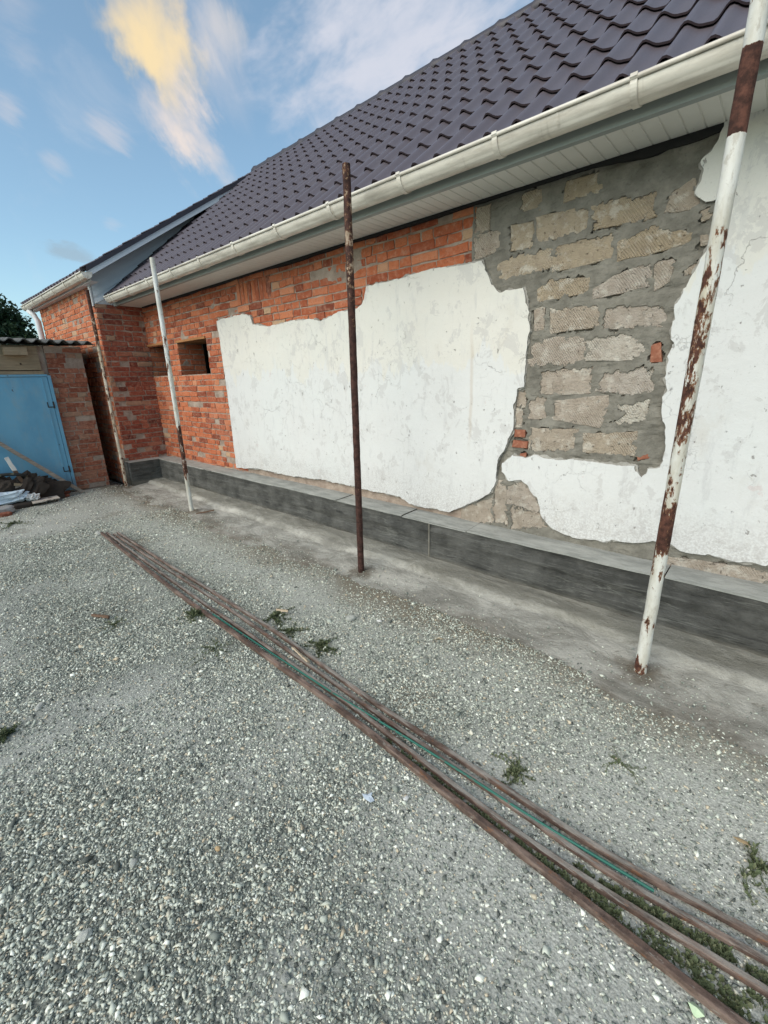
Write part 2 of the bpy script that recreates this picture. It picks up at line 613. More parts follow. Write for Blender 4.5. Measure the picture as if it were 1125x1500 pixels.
def f_ground(n, P, b):
    v = n.voronoi(P, 105)
    v2 = n.voronoi(n.vmath('ADD', P, (5, 5, 0)), 210)
    r1 = n.sep(v.outputs['Color'])[0]
    peb = n.ramp(r1, [(0, (.07, .076, .075)), (.3, (.18, .195, .185)), (.6, (.33, .345, .32)), (.85, (.48, .49, .45)), (1, (.70, .69, .64))])
    dd = n.step(v.outputs['Distance'], .25, .62)
    c = n.mix(n.math('MULTIPLY', dd, .75), peb, (.075, .075, .068))
    r2 = n.sep(v2.outputs['Color'])[1]
    c = n.mix(.35, c, n.ramp(r2, [(0, (.12, .13, .125)), (1, (.58, .58, .53))]))
    # pale trodden dust and brown soil patches
    big = n.noise(P, .85, 5, .62, .3)
    dust = n.math('MULTIPLY', n.math('ADD', n.attr('dust'), n.math('MULTIPLY', n.math('SUBTRACT', big, .5), .8), clamp=True), .85)
    x, y, z = n.sep(P)
    wall_side = n.math('MULTIPLY', n.step(n.math('ADD', y, n.math('MULTIPLY', n.noise(P, 2.3, 4), .7)), 1.6, 2.2), .55)
    dust = n.math('MAXIMUM', dust, wall_side)
    c = n.mix(1.0, c, (.86, .88, .82), 'MULTIPLY')
    c = n.mix(dust, c, n.mix(n.step(n.noise(P, 95, 5, .8), .30, .70), (.26, .26, .23), (.74, .735, .66)))
    br = n.noise(n.vmath('ADD', P, (11, 4, 0)), 1.2, 5, .62)
    edge = n.step(n.math('ADD', y, n.math('MULTIPLY', n.noise(n.vmath('ADD', P, (2, 9, 0)), 1.4, 4), .8)), 2.25, 2.75)
    soil = n.math('MAXIMUM', n.math('MULTIPLY', n.step(br, .58, .72), .6), n.math('MULTIPLY', edge, .8))
    c = n.mix(soil, c, n.mix(n.noise(P, 60, 4, .7), (.10, .078, .050), (.22, .18, .125)))
    h = n.math('SUBTRACT', 1.0, n.math('MINIMUM', v.outputs['Distance'], 1.0))
    h = n.math('ADD', n.math('MULTIPLY', h, r1), n.math('MULTIPLY', n.noise(P, 120, 3, .7), .4))
    return c, n.bump(h, .8, .006)


M_ground = mat('gravel_ground', f_ground, .95, spec=.12)


def f_pebble(n, P, b):
    t = n.attr('tint')
    c = n.ramp(t, [(0, (.06, .064, .060)), (.16, (.14, .152, .138)), (.38, (.29, .305, .27)), (.62, (.46, .47, .415)), (.82, (.62, .62, .545)), (.86, (.46, .37, .27)), (.89, (.58, .48, .36)), (.92, (.74, .73, .66)), (1, (.86, .84, .77))])
    d = n.noise(P, 160, 3, .7)
    c = n.mix(n.math('MULTIPLY', d, .35), c, n.mix(.5, c, (.42, .41, .37)))
    return n.mix(1.0, c, (1.17, 1.20, 1.16), 'MULTIPLY')


M_pebble = mat('crushed_stone', f_pebble, .9, spec=.2)


def f_rust(n, P, b):
    a = n.noise(P, 22, 6, .7)
    d = n.noise(P, 130, 4, .7)
    s = n.noise(n.scale(P, (1, 4, 4)), 5, 5, .6)
    c = n.mix(n.step(a, .3, .7), (.062, .042, .034), (.140, .092, .072))
    c = n.mix(n.math('MULTIPLY', n.step(s, .46, .64), .6), c, (.30, .22, .18))
    c = n.mix(n.math('MULTIPLY', n.step(d, .58, .75), .5), c, (.035, .02, .017))
    fl = n.noise(n.scale(P, (1, 3, 3)), 16, 6, .72)
    c = n.mix(n.math('MULTIPLY', n.step(fl, .58, .64), .7), c, (.21, .095, .045))
    c = n.mix(n.math('MULTIPLY', n.step(fl, .40, .35), .6), c, (.30, .27, .235))
    return c, n.bump(n.math('ADD', a, d), .8, .003)


M_rust = mat('rusty_steel', f_rust, .8, spec=.3)


def f_rust_dusty(n, P, b):
    base, nb = f_rust(n, P, b)
    up = n.sep(n.new('ShaderNodeNewGeometry').outputs['Normal'])[2]
    du = n.math('MULTIPLY', n.step(up, .5, .95), n.step(n.noise(n.scale(P, (1.2, 6, 6)), 3.5, 6, .7), .36, .64))
    c = n.mix(n.math('MULTIPLY', du, .75), base, n.mix(n.noise(P, 60, 4, .7), (.24, .222, .195), (.43, .412, .37)))
    return c, nb


M_rust_dusty = mat('dusty_rusty_steel', f_rust_dusty, .88, spec=.2)


def pole_mat(name, zstops, paint=(.66, .65, .60), rust=(.075, .030, .020), seed=0.0, squash=.35, side=.08):
    """Peeling paint over rust; zstops = [(z, amount of paint 0..1)]."""
    def fn(n, P, b):
        x, y, z = n.sep(P)
        q = n.vmath('ADD', n.scale(P, (1, 1, squash)), (seed, seed * .7, 0))
        zr = n.ramp(n.math('DIVIDE', z, 3.2), [(zz / 3.2, v) for zz, v in zstops])
        nz = n.noise(q, 34, 7, .72, .3)
        nz2 = n.noise(q, 8, 4, .55)
        f = n.math('ADD', n.math('MULTIPLY', nz, .66), n.math('MULTIPLY', nz2, .34))
        thr = n.math('MULTIPLY_ADD', zr, -.56, .78)
        nrm = n.sep(n.new('ShaderNodeNewGeometry').outputs['Normal'])   # weather side rusts first
        wx = n.math('MAXIMUM', n.math('SUBTRACT', n.math('MULTIPLY_ADD', nrm[0], -.86, n.math('MULTIPLY', nrm[1], -.5)), .35), 0.0)
        thr = n.math('ADD', thr, n.math('MULTIPLY', wx, side))
        m = n.step(n.math('SUBTRACT', f, thr), -.006, .010)
        rim = n.math('MULTIPLY', n.step(n.math('SUBTRACT', f, thr), -.035, 0.0), n.math('SUBTRACT', 1.0, m))
        d = n.noise(P, 120, 4, .7)
        rc = n.mix(n.step(n.noise(P, 30, 5, .7), .35, .7), tuple(v * .5 for v in rust), tuple(v * 1.7 for v in rust))
        rc = n.mix(n.math('MULTIPLY', rim, .6), rc, (.40, .20, .09))
        pc = n.mix(n.step(n.noise(q, 9, 6, .65), .35, .70), paint, (paint[0] * .66, paint[1] * .62, paint[2] * .54))
        pc = n.mix(n.math('MULTIPLY', n.step(n.noise(q, 40, 5, .7), .54, .66), .45), pc, (.30, .25, .19))
        pc = n.mix(n.math('MULTIPLY', n.step(d, .6, .72), .35), pc, (.25, .21, .16))
        pc = n.mix(n.math('MULTIPLY', n.step(n.noise(q, 5.5, 5, .65), .50, .68), .55), pc, (paint[0] * .82, paint[1] * .70, paint[2] * .52))
        c = n.mix(m, rc, pc)
        nt_r = n.mix(m, (.85, .85, .85), (.5, .5, .5))
        n.put(b.inputs['Roughness'], nt_r)
        return c, n.bump(n.math('ADD', n.math('MULTIPLY', m, 1.2), n.math('MULTIPLY', d, .5)), .6, .0025)
    return mat(name, fn, .7, spec=.35)


def f_roof(n, P, b):
    a = n.noise(P, 3, 4)
    c = n.mix(a, (.098, .080, .090), (.125, .104, .116))
    d = n.noise(P, 240, 2, .5)
    du = n.noise(n.scale(P, (5, 1.2, 1.2)), 2.0, 6, .7)
    c = n.mix(n.math('MULTIPLY', n.step(du, .52, .75), .25), c, (.15, .135, .135))
    n.put(b.inputs['Roughness'], n.math('MULTIPLY_ADD', du, .34, .22))
    return c, n.bump(d, .12, .001)


M_roof = mat('plum_metal_tile', f_roof, .4, spec=.5)
M_lip = mat('shaded_tile_edge', lambda n, P, b: n.mix(n.noise(P, 9, 4), (.016, .010, .013), (.030, .018, .022)), .7, spec=.2)  # lip colour darkened to paint the shadow under each overlapping row
M_roof_side = mat('roof_trim_metal', lambda n, P, b: n.mix(n.noise(P, 6, 4), (.035, .03, .04), (.06, .052, .06)), .45, spec=.45)


def f_white_metal(n, P, b):
    a = n.noise(n.scale(P, (1, 5, 5)), 3.2, 6, .65)
    c = n.mix(n.step(a, .36, .70), (.76, .71, .62), (.50, .45, .38))
    vs = n.noise(n.scale(P, (30, 2, 2)), 1.0, 4, .6)
    c = n.mix(n.math('MULTIPLY', n.step(vs, .58, .72), .35), c, (.38, .33, .27))
    d = n.noise(P, 40, 5, .7)
    return n.mix(n.math('MULTIPLY', n.step(d, .6, .72), .25), c, (.35, .31, .27))


M_gutter = mat('cream_gutter_plastic', f_white_metal, .38, spec=.5)
M_white = mat('white_trim', lambda n, P, b: n.mix(n.noise(P, 8, 5), (.66, .69, .72), (.75, .76, .77)), .5, spec=.4)


def f_soffit(n, P, b):
    a = n.noise(P, 5, 5, .6)
    c = n.mix(a, (.64, .64, .59), (.74, .73, .68))
    d = n.step(n.noise(P, 16, 4, .7), .68, .74)
    return n.mix(n.math('MULTIPLY', d, .5), c, (.22, .21, .19))


M_soffit = mat('pale_soffit_panel', f_soffit, .6, spec=.3)
M_fascia = mat('grey_fascia', lambda n, P, b: n.mix(n.noise(P, 6, 5), (.24, .27, .26), (.32, .35, .335)), .5, spec=.4)
M_siding = mat('blue_grey_siding', lambda n, P, b: n.mix(n.noise(n.scale(P, (1, 1, 4)), 3, 5), (.66, .71, .76), (.74, .78, .81)), .5, spec=.35)
M_dark = mat('dark_interior', lambda n, P, b: n.mix(n.noise(P, 5, 5), (.03, .025, .02), (.07, .055, .045)), .95)
M_black = mat('black_flashing_and_shade', lambda n, P, b: n.mix(n.noise(P, 20, 4), (.012, .012, .012), (.03, .029, .028)), .8)  # flashing colour, also the eave shadow drawn as a strip under the soffit


def f_wood(c0, c1):
    def fn(n, P, b):
        g = n.noise(n.scale(P, (3, 3, 40)), 1.2, 6, .65, .4)
        a = n.noise(P, 9, 5, .6)
        c = n.mix(n.step(g, .3, .7), c0, c1)
        c = n.mix(n.math('MULTIPLY', n.step(a, .55, .75), .4), c, tuple(x * .5 for x in c0))
        return c, n.bump(g, .4, .003)
    return fn


M_wood_grey = mat('weathered_plank', f_wood((.20, .165, .135), (.36, .31, .26)), .9)
M_wood_brown = mat('brown_stake', f_wood((.085, .05, .033), (.17, .105, .07)), .9)
M_wood_tan = mat('tan_board', f_wood((.24, .18, .115), (.34, .265, .175)), .9)
M_wood_orange = mat('lintel_plank', f_wood((.26, .115, .045), (.42, .20, .08)), .9)


def f_blue(n, P, b):
    x, y, z = n.sep(P)
    a = n.noise(n.scale(P, (1, 1, .5)), 3.0, 6, .6)
    c = n.mix(n.step(a, .3, .7), (.11, .31, .47), (.15, .38, .54))
    ch = n.noise(n.scale(P, (1, 1, .8)), 9, 5, .68)
    c = n.mix(n.step(ch, .685, .705), c, (.035, .025, .022))
    st = n.noise(n.scale(P, (1, 12, 1.2)), 1.6, 5, .6)
    c = n.mix(n.math('MULTIPLY', n.step(st, .55, .75), .25), c, (.20, .26, .28))
    c = n.mix(n.math('MULTIPLY', n.step(n.noise(n.scale(P, (1, 1, .6)), 5, 6, .7), .48, .68), .35), c, (.27, .36, .40))
    low = n.step(n.math('ADD', z, n.math('MULTIPLY', n.noise(P, 7, 5, .7), .45)), .62, .22)
    c = n.mix(n.math('MULTIPLY', low, .55), c, (.15, .12, .10))
    return c, n.bump(n.noise(P, 2.2, 3), .35, .02)


M_blue = mat('blue_painted_steel', f_blue, .5, spec=.4)
M_slate = mat('asbestos_sheet', f_mortar((.085, .085, .082), (.17, .17, .16)), .95, spec=.1)
M_iron = mat('black_iron', lambda n, P, b: n.mix(n.noise(P, 30, 4), (.015, .013, .012), (.05, .035, .028)), .7)

# ------------------------------------------------------------------ ground
WALL_Y = 3.17




def feet(x, y):                     # soil trodden up round the foot of each pole
    t = 0
    for a, b in FEET:
        r = np.hypot(np.asarray(x) - a, np.asarray(y) - b)
        t = t + .020 * np.exp(-(r / .075) ** 2) * (.5 + vnoise(np.asarray(x) * 30, np.asarray(y) * 30, 9))
    return t


def gh(x, y):
    x = np.asarray(x, float)
    y = np.asarray(y, float)
    h = (fbm(x * .7 + 3, y * .7, 11, 3) - .5) * .05 + (fbm(x * 4, y * 4, 5, 3) - .5) * .016
    near = np.exp(-((x + 8.1) ** 2 + (y - 1.7) ** 2) / .8)
    h = h * (1 - .7 * near)
    return h + feet(x, y) - .07 * np.clip((y - 2.30) / .25, 0, 1)


def axis(dense0, dense1, d, far):
    a = list(np.arange(dense0, dense1 + 1e-6, d))
    s, p = d, dense1
    while p < far:
        s *= 1.5
        p += s
        a.append(p)
    s, p = d, dense0
    while p > -far:
        s *= 1.5
        p -= s
        a.insert(0, p)
    return np.array(a)


def dustiness(x, y):
    """Where fines and pale dust have drifted over the chippings (0..1)."""
    x, y = np.asarray(x, float), np.asarray(y, float)
    d = np.clip((fbm(x * .9 + 4, y * .9, 201, 5) - .50) * 3.2, 0, .8)
    for cx_, cy_, rx, ry, a in ((-2.6, 1.85, 1.3, .30, .65), (-.35, 1.85, .55, .35, .65), (-6.6, 1.7, 1.3, .8, .65), (-1.15, 1.85, .5, .3, .45), (-4.4, 1.8, .9, .35, .45), (-.75, .42, .13, .2, .6), (-2.4, .15, .4, .3, .4)):
        d = np.maximum(d, a * np.exp(-((x - cx_) / rx) ** 2 - ((y - cy_) / ry) ** 2) * (.55 + .9 * fbm(x * 4, y * 4, 207, 4)))
    return np.clip(d, 0, 1)


gx, gy = axis(-10, 2.5, .045, 900), axis(-2.0, 3.3, .045, 900)
GX, GY = np.meshgrid(gx, gy, indexing='ij')
mb = MB()
mb.grid(np.dstack([GX, GY, gh(GX, GY)]))
ground = tag(mb.build('ground', M_ground, smooth=True), kind='structure')
at = ground.data.attributes.new('dust', 'FLOAT', 'POINT')
at.data.foreach_set('value', dustiness(GX, GY).reshape(-1).astype(np.float32))


# concrete apron along the foot of the house
def apron_z(y):
    return np.interp(y, [1.95, 2.2, 2.45, 2.66, 2.70, 2.74, 2.90, 2.97], [-.045, -.006, .018, .034, .074, .078, .083, .086])


ax = np.arange(-7.9, 7.0, .04)
ay = np.concatenate([np.arange(1.95, 2.62, .04), np.arange(2.62, 2.98, .015)])
AX, AY = np.meshgrid(ax, ay, indexing='ij')
wob = (fbm(AX * 1.3, AY * 0, 31, 3) - .5) * .10
AZ = apron_z(AY + wob) + (fbm(AX * 3, AY * 5, 41, 4) - .5) * .028 + (fbm(AX * 11, AY * 16, 43, 3) - .5) * .014
mb = MB()
AZ = AZ + feet(AX, AY)
mb.grid(np.dstack([AX, AY, AZ]))
tag(mb.build('pavement', M_apron, smooth=True), kind='structure')


# ------------------------------------------------------------------ brickwork
def brickwork(mb, O, U, N, ulen, z0, z1, seed, hole=None, skip=None, soldier=None, course=.0765, res=.028, mort=0, bri=1, rough=1.0, tint_shift=0.0):
    """Mortar bed + every brick as a chipped block. O origin (x, y), U along, N outward."""
    r = np.random.default_rng(seed)
    O, U, N = np.array(O, float), np.array(U, float), np.array(N, float)

    def pt(u, z, n):
        p = O + U * u + N * n
        return (p[0], p[1], z)

    us = np.unique(np.round(np.concatenate([np.arange(0, ulen, res), [ulen]] + [np.array(h[:2]) for h in (hole or [])]), 4))
    zs = np.unique(np.round(np.concatenate([np.arange(z0, z1, res), [z1]] + [np.array(h[2:]) for h in (hole or [])]), 4))
    us, zs = us[(us >= 0) & (us <= ulen)], zs[(zs >= z0) & (zs <= z1)]
    Ug, Zg = np.meshgrid(us, zs, indexing='ij')
    nz = fbm(Ug * 9 + seed, Zg * 9, seed, 4)
    sm = fbm(Ug * 3.1 + seed * 2, Zg * 3.1, seed + 5, 4)
    Ng = (nz - .5) * .008 * rough - .001 + np.clip(sm - .72, 0, 1) * .09 * rough
    P = np.dstack([O[0] + U[0] * Ug + N[0] * Ng, O[1] + U[1] * Ug + N[1] * Ng, Zg])
    cu, cz = (Ug[:-1, :-1] + Ug[1:, 1:]) / 2, (Zg[:-1, :-1] + Zg[1:, 1:]) / 2
    keep = np.ones(cu.shape, bool)
    for h in hole or []:
        keep &= ~((cu > h[0]) & (cu < h[1]) & (cz > h[2]) & (cz < h[3]))
    flip = (np.cross(np.array([U[0], U[1], 0]), [0, 0, 1]) @ np.array([N[0], N[1], 0])) < 0
    mb.grid(P, mort, flip, keep)

    def one(u0, u1, a, b_):
        for h in hole or []:
            if u1 > h[0] and u0 < h[1] and b_ > h[2] + .02 and a < h[3] - .02:
                if u0 < h[0] - .05:
                    u1 = h[0]
                elif u1 > h[1] + .05:
                    u0 = h[1]
                else:
                    return
        if u1 - u0 < .03 or (skip and skip((u0 + u1) / 2, (a + b_) / 2)):
            return
        j = .004 * rough
        out = [(u0, a), ((u0 + u1) / 2, a), (u1, a), (u1, (a + b_) / 2), (u1, b_), ((u0 + u1) / 2, b_), (u0, b_), (u0, (a + b_) / 2)]
        out = [(u + r.normal(0, j), z + r.normal(0, j * .8)) for u, z in out]
        dn = .004 + abs(r.normal(0, .004)) * rough
        if r.random() < .06:
            dn = -.004
        cuu, czz = (u0 + u1) / 2, (a + b_) / 2
        back = [pt(u, z, -.02) for u, z in out]
        mid = [pt(u, z, dn - .003) for u, z in out]
        ins = [(u + (cuu - u) * .05 * r.uniform(.5, 2.0), z + (czz - z) * .13 * r.uniform(.5, 1.8)) for u, z in out]
        fr = [pt(u, z, dn + r.normal(0, .0013 * rough)) for u, z in ins]
        f = []
        for k in range(8):
            l = (k + 1) % 8
            f.append((k, l, 8 + l, 8 + k))
            f.append((8 + k, 8 + l, 16 + l, 16 + k))
        f.append(tuple(range(16, 24)))
        if flip:
            f = [q[::-1] for q in f]
        t = float(np.clip(r.normal(.5, .22) + tint_shift, 0, .97))
        if r.random() < .012:
            t = 1.0
        if r.random() < .06:
            t = r.uniform(0, .15)
        mb.add(back + mid + fr, f, bri, t)

    row = 0
    z = z0
    while z < z1 - .03:
        zt = min(z + .064, z1)
        mode = r.random()
        u = -r.uniform(0, .2)
        wave = r.normal(0, .0025)
        while u < ulen:
            w = .118 if (r.random() < (.75 if mode < .42 else .2)) else .246
            w *= r.uniform(.93, 1.05)
            if soldier and soldier(u + w / 2, (z + zt) / 2):
                u += w + .012
                continue
            one(max(u, 0), min(u + w, ulen), z + wave, zt + wave)
            u += w + r.uniform(.008, .015)
        z += course
        row += 1
    return one


house = thing('house', 'long house with plum metal tile roof, half stripped plaster and bare brick wall', 'house', (-4, 3.17, 0))

# main wall, brick section (X -8.0 .. -1.87), two openings
WX0, WX1 = -8.0, -1.87
holes = [(WX0 + 8.0 - .001, WX0 + 8.0 + .69, 1.745, 2.21), (-6.93 + 8.0, -6.04 + 8.0, 1.74, 2.20)]


def covered(u, z):
    X = u + WX0
    return (X > -5.35 and z < 2.05) or (X > -3.0 and z < 2.30)


def sold(u, z):
    X = u + WX0
    return -5.15 < X < -4.45 and 2.50 < z < 2.735


mb = MB()
one = brickwork(mb, (WX0, WALL_Y), (1, 0), (0, -1), WX1 - WX0, .36, 2.80, 3, hole=holes, skip=covered, soldier=sold)
u = -5.13
while u < -4.50:                                       # a run of bricks set on end
    one(u - WX0, u - WX0 + .066, 2.505, 2.73)
    u += .077
# reveals of the two openings
brickwork(mb, (-6.93, WALL_Y), (0, 1), (1, 0), .40, 1.74, 2.20, 21, bri=1)
brickwork(mb, (-7.985, 3.175), (0, 1), (1, 0), .40, 1.75, 2.205, 22, bri=1)
mb.build('brick_wall', [M_mortar, M_brick], house, tint=True)
# inside of the openings
mb = MB()
mb.box(-8.3, -8.0, 3.17, 3.60, .5, 2.79)
mb.box(-7.31, -6.93 - .012, 3.22, 3.60, 1.74, 2.2)
mb.box(-6.04, -5.6, 3.20, 3.60, 1.74, 2.2)
mb.box(-8.0, -5.6, 3.20, 3.60, 1.2, 1.735)
mb.box(-8.0, -5.6, 3.20, 3.60, 2.24, 2.79)
for y0, y1, x0, x1 in ((5.4, 5.5, -9, -5), (3.6, 5.4, -9.1, -9.0), (3.6, 5.4, -5.0, -4.9)):
    mb.box(x0, x1, y0, y1, 1.0, 2.9)
mb.box(-9, -5, 3.6, 5.4, .95, 1.0)
mb.box(-9, -5, 3.6, 5.4, 2.85, 2.9)
mb.build('interior', M_dark, house)
for (x0, x1, zt) in ((-8.0, -7.31, 2.212), (-6.95, -6.02, 2.202)):
    wf = MB()
    wf.box(x0 + .02, x1 - .02, 3.145, 3.58, zt - .004, zt + .026)
    wf.build('lintel', M_wood_orange, house)
mb = MB()
cx = np.linspace(-6.20, -6.06, 16)
cz_ = np.linspace(1.75, 2.19, 10)
CX, CZ = np.meshgrid(cx, cz_, indexing='ij')
mb.grid(np.dstack([CX, 3.50 + .02 * np.sin(CX * 140) + .01 * np.sin(CZ * 9), CZ]))
mb.build('curtain', mat('faded_curtain', lambda n, P, b: n.mix(n.noise(P, 12, 4), (.20, .17, .13), (.32, .27, .21)), .95), house, smooth=True)

# return wall (same brick with its shade painted in, faces +X) and the extension's front wall
mb = MB()
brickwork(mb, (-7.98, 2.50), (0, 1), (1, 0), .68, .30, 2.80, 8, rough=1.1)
mb.build('return_wall', [M_mortar, M_brick_shaded], house, tint=True)
mb = MB()
brickwork(mb, (-11.12, 2.50), (1, 0), (0, -1), 3.12, 0.0, 3.10, 9, rough=1.0, tint_shift=.18)
mb.box(-11.12, -8.0, 2.53, 3.2, -.05, 3.1, 0)
mb.build('extension_wall', [M_mortar, M_brick], house, tint=True)
mb = MB()
mb.box(-8.02, -7.955, 2.425, 2.53, -.05, .46)
mb.build('corner_render', M_mortar_grey, house)


# ------------------------------------------------------------------ stone infill
def S(px, py, Y=WALL_Y):
    return onY(px, py, Y)


def frac_outline(pts, jit, step, seed):
    """Break a polygon's edges into short ragged steps."""
    r = np.random.default_rng(seed)
    out = []
    n = len(pts)
    for i in range(n):
        a, b = np.array(pts[i]), np.array(pts[(i + 1) % n])
        L = np.linalg.norm(b - a)
        k = max(1, int(L / step))
        nrm = np.array([-(b - a)[1], (b - a)[0]]) / max(L, 1e-6)
        ph = r.uniform(0, 99)
        for j in range(k):
            t = j / k
            off = (fbm(np.array([ph + t * L * 16]), np.array([0.3]), seed, 5)[0] - .5) * 2 * jit
            out.append(a + (b - a) * t + nrm * off * (1 if j else .6))
    return out


crop3 = lambda x, y: S(680 + x * .3956, 150 + y * .3956)
crop4 = lambda x, y: S(680 + x * .3956, 640 + y * .3956)
STONES = [  # (corners in the close-up of the wall, tint)
    ([(215, 345), (285, 325), (280, 395), (215, 405)], .35), ([(385, 300), (500, 268), (500, 330), (380, 365)], .2),
    ([(180, 465), (250, 450), (255, 535), (180, 545)], .3), ([(285, 430), (460, 390), (455, 470), (290, 515)], .32),
    ([(490, 385), (705, 335), (700, 420), (660, 435), (490, 465)], .18), ([(770, 345), (850, 290), (865, 370), (830, 395), (755, 405)], .5),
    ([(880, 405), (920, 395), (925, 425), (885, 440)], .45), ([(52, 400), (97, 385), (92, 470), (47, 478)], .45),
    ([(42, 500), (130, 480), (130, 540), (45, 580)], .55), ([(140, 600), (200, 570), (315, 550), (315, 610), (145, 655)], .33),
    ([(345, 540), (545, 490), (530, 575), (345, 620)], .30), ([(590, 520), (700, 465), (820, 490), (810, 520), (690, 560), (590, 580)], .15),
    ([(875, 490), (910, 485), (908, 525), (875, 530)], .5), ([(285, 690), (320, 660), (450, 655), (445, 705), (285, 735)], .28),
    ([(495, 690), (570, 640), (680, 605), (675, 680), (495, 720)], .75), ([(710, 600), (780, 585), (760, 660), (710, 690)], .6),
    ([(820, 620), (875, 585), (870, 630), (820, 640)], .5), ([(335, 770), (495, 760), (500, 825), (335, 850)], .5),
    ([(535, 755), (720, 755), (735, 825), (530, 835)], .72), ([(265, 770), (300, 760), (295, 835), (265, 840)], .6),
    ([(255, 905), (310, 880), (440, 875), (440, 940), (390, 965), (250, 970)], .66), ([(470, 875), (580, 860), (675, 910), (620, 950), (470, 950)], .9),
    ([(295, 1000), (470, 985), (455, 1070), (290, 1075)], .62),
    ([(530, 1000), (700, 985), (695, 1065), (650, 1080), (505, 1065)], .82), ([(245, 1095), (300, 1090), (300, 1165), (240, 1165)], .6),
    ([(345, 1110), (520, 1095), (515, 1160), (490, 1195), (345, 1170)], .6), ([(560, 1125), (680, 1105), (670, 1170), (610, 1190), (550, 1190), (600, 1150)], 1.0),
    ([(260, 1210), (410, 1215), (415, 1285), (255, 1285)], .5), ([(460, 1230), (625, 1225), (635, 1305), (455, 1290)], .42),
    ([(192, 1070), (230, 1065), (225, 1125), (192, 1120)], .55), ([(187, 1135), (220, 1130), (215, 1195), (187, 1200)], .55),
]
LOW = [([(165, 185), (225, 170), (275, 240), (278, 275), (215, 258), (165, 245)], .7), ([(178, 258), (278, 282), (300, 335), (180, 340)], .6),
       ([(0, 262), (100, 235), (105, 318), (0, 318)], .55), ([(122, 172), (155, 177), (158, 322), (115, 312)], .6),
       ([(765, 445), (1000, 475), (1180, 505), (1300, 530), (1300, 570), (1000, 520), (765, 475)], .62)]
REDS = [[(695, 900), (730, 890), (735, 960), (690, 962)], [(185, 1250), (240, 1255), (235, 1280), (180, 1275)],
        [(210, 1300), (235, 1295), (230, 1320), (210, 1320)], [(642, 1310), (690, 1300), (690, 1316), (645, 1325)], [(190, 1210), (230, 1212), (228, 1240), (188, 1238)]]

mb = MB()
sx = np.arange(-1.90, 1.2, .0085)
sz = np.arange(.36, 2.80, .0085)
SX, SZ = np.meshgrid(sx, sz, indexing='ij')
trowel = fbm(SX * 4.5, SZ * 13, 71, 4)
NY = (trowel - .5) * .040 + (fbm(SX * 16, SZ * 30, 72, 3) - .5) * .014
inside = np.zeros(SX.shape)
from_poly = []


def poly_inside(px, pz, poly):
    ins = np.zeros(px.shape, bool)
    n = len(poly)
    for i in range(n):
        x1, z1 = poly[i]
        x2, z2 = poly[(i + 1) % n]
        cond = ((z1 > pz) != (z2 > pz)) & (px < (x2 - x1) * (pz - z1) / (z2 - z1 + 1e-12) + x1)
        ins ^= cond
    return ins


WPX = (fbm(SX * 34, SZ * 34, 301, 4) - .5) * .060 + (fbm(SX * 7, SZ * 7, 305, 2) - .5) * .03
WPZ = (fbm(SX * 34, SZ * 34, 302, 4) - .5) * .060 + (fbm(SX * 7, SZ * 7, 306, 2) - .5) * .03
allst = [([crop3(*p) for p in c], t, 2) for c, t in STONES] + [([crop4(*p) for p in c], t, 2) for c, t in LOW] + [([crop3(*p) for p in c], .5, 3) for c in REDS]
for poly, t, mi in allst:
    cen_ = np.mean(poly, axis=0)
    inside[poly_inside(SX + WPX, SZ + WPZ, [cen_ + (np.array(p) - cen_) * 1.03 for p in poly])] = 1
# joints bulge slightly around the sunken stone faces
NY = np.where(inside > .5, -.012, np.clip(NY + .015, .003, .020))
mb.grid(np.dstack([SX, WALL_Y - NY, SZ]), 0)
for i, (poly, t, mi) in enumerate(allst):
    ol = frac_outline([np.mean(poly, axis=0) + (np.array(p) - np.mean(poly, axis=0)) * (1.22 if mi == 2 else 1.04) for p in poly], .010 if mi == 2 else .005, .012, 100 + i)
    c = np.mean(ol, axis=0)
    r = np.random.default_rng(500 + i)
    pro = .009 + r.uniform(0, .006) + (.008 if mi == 3 else 0)
    tx, tz = r.normal(0, .015, 2)

    def q(p, n):
        return (p[0], WALL_Y - n - (p[0] - c[0]) * tx - (p[1] - c[1]) * tz, p[1])
    m_ = len(ol)
    ring0 = [q(p, -.03) for p in ol]
    ring1 = [q(p, pro - .005) for p in ol]
    ring2 = [q(c + (p - c) * (.95 + r.normal(0, .01)), pro + r.normal(0, .0012)) for p in ol]
    ring3 = [q(c + (p - c) * .5, pro + .002) for p in ol]
    V = ring0 + ring1 + ring2 + ring3 + [q(c, pro + .003)]
    F = []
    for k in range(m_):
        l = (k + 1) % m_
        for g in range(3):
            F.append((g * m_ + l, g * m_ + k, (g + 1) * m_ + k, (g + 1) * m_ + l))
        F.append((3 * m_ + l, 3 * m_ + k, 4 * m_))
    mb.add(V, F, mi, t)
mb.build('stone_wall', [M_mortar_grey, M_brick, M_stone, M_brick_old], house, tint=True, fix=False)
mb = MB()
mb.box(1.15, 7.0, 3.19, 3.5, .3, 2.85)
mb.build('end_wall', M_mortar_grey, house)


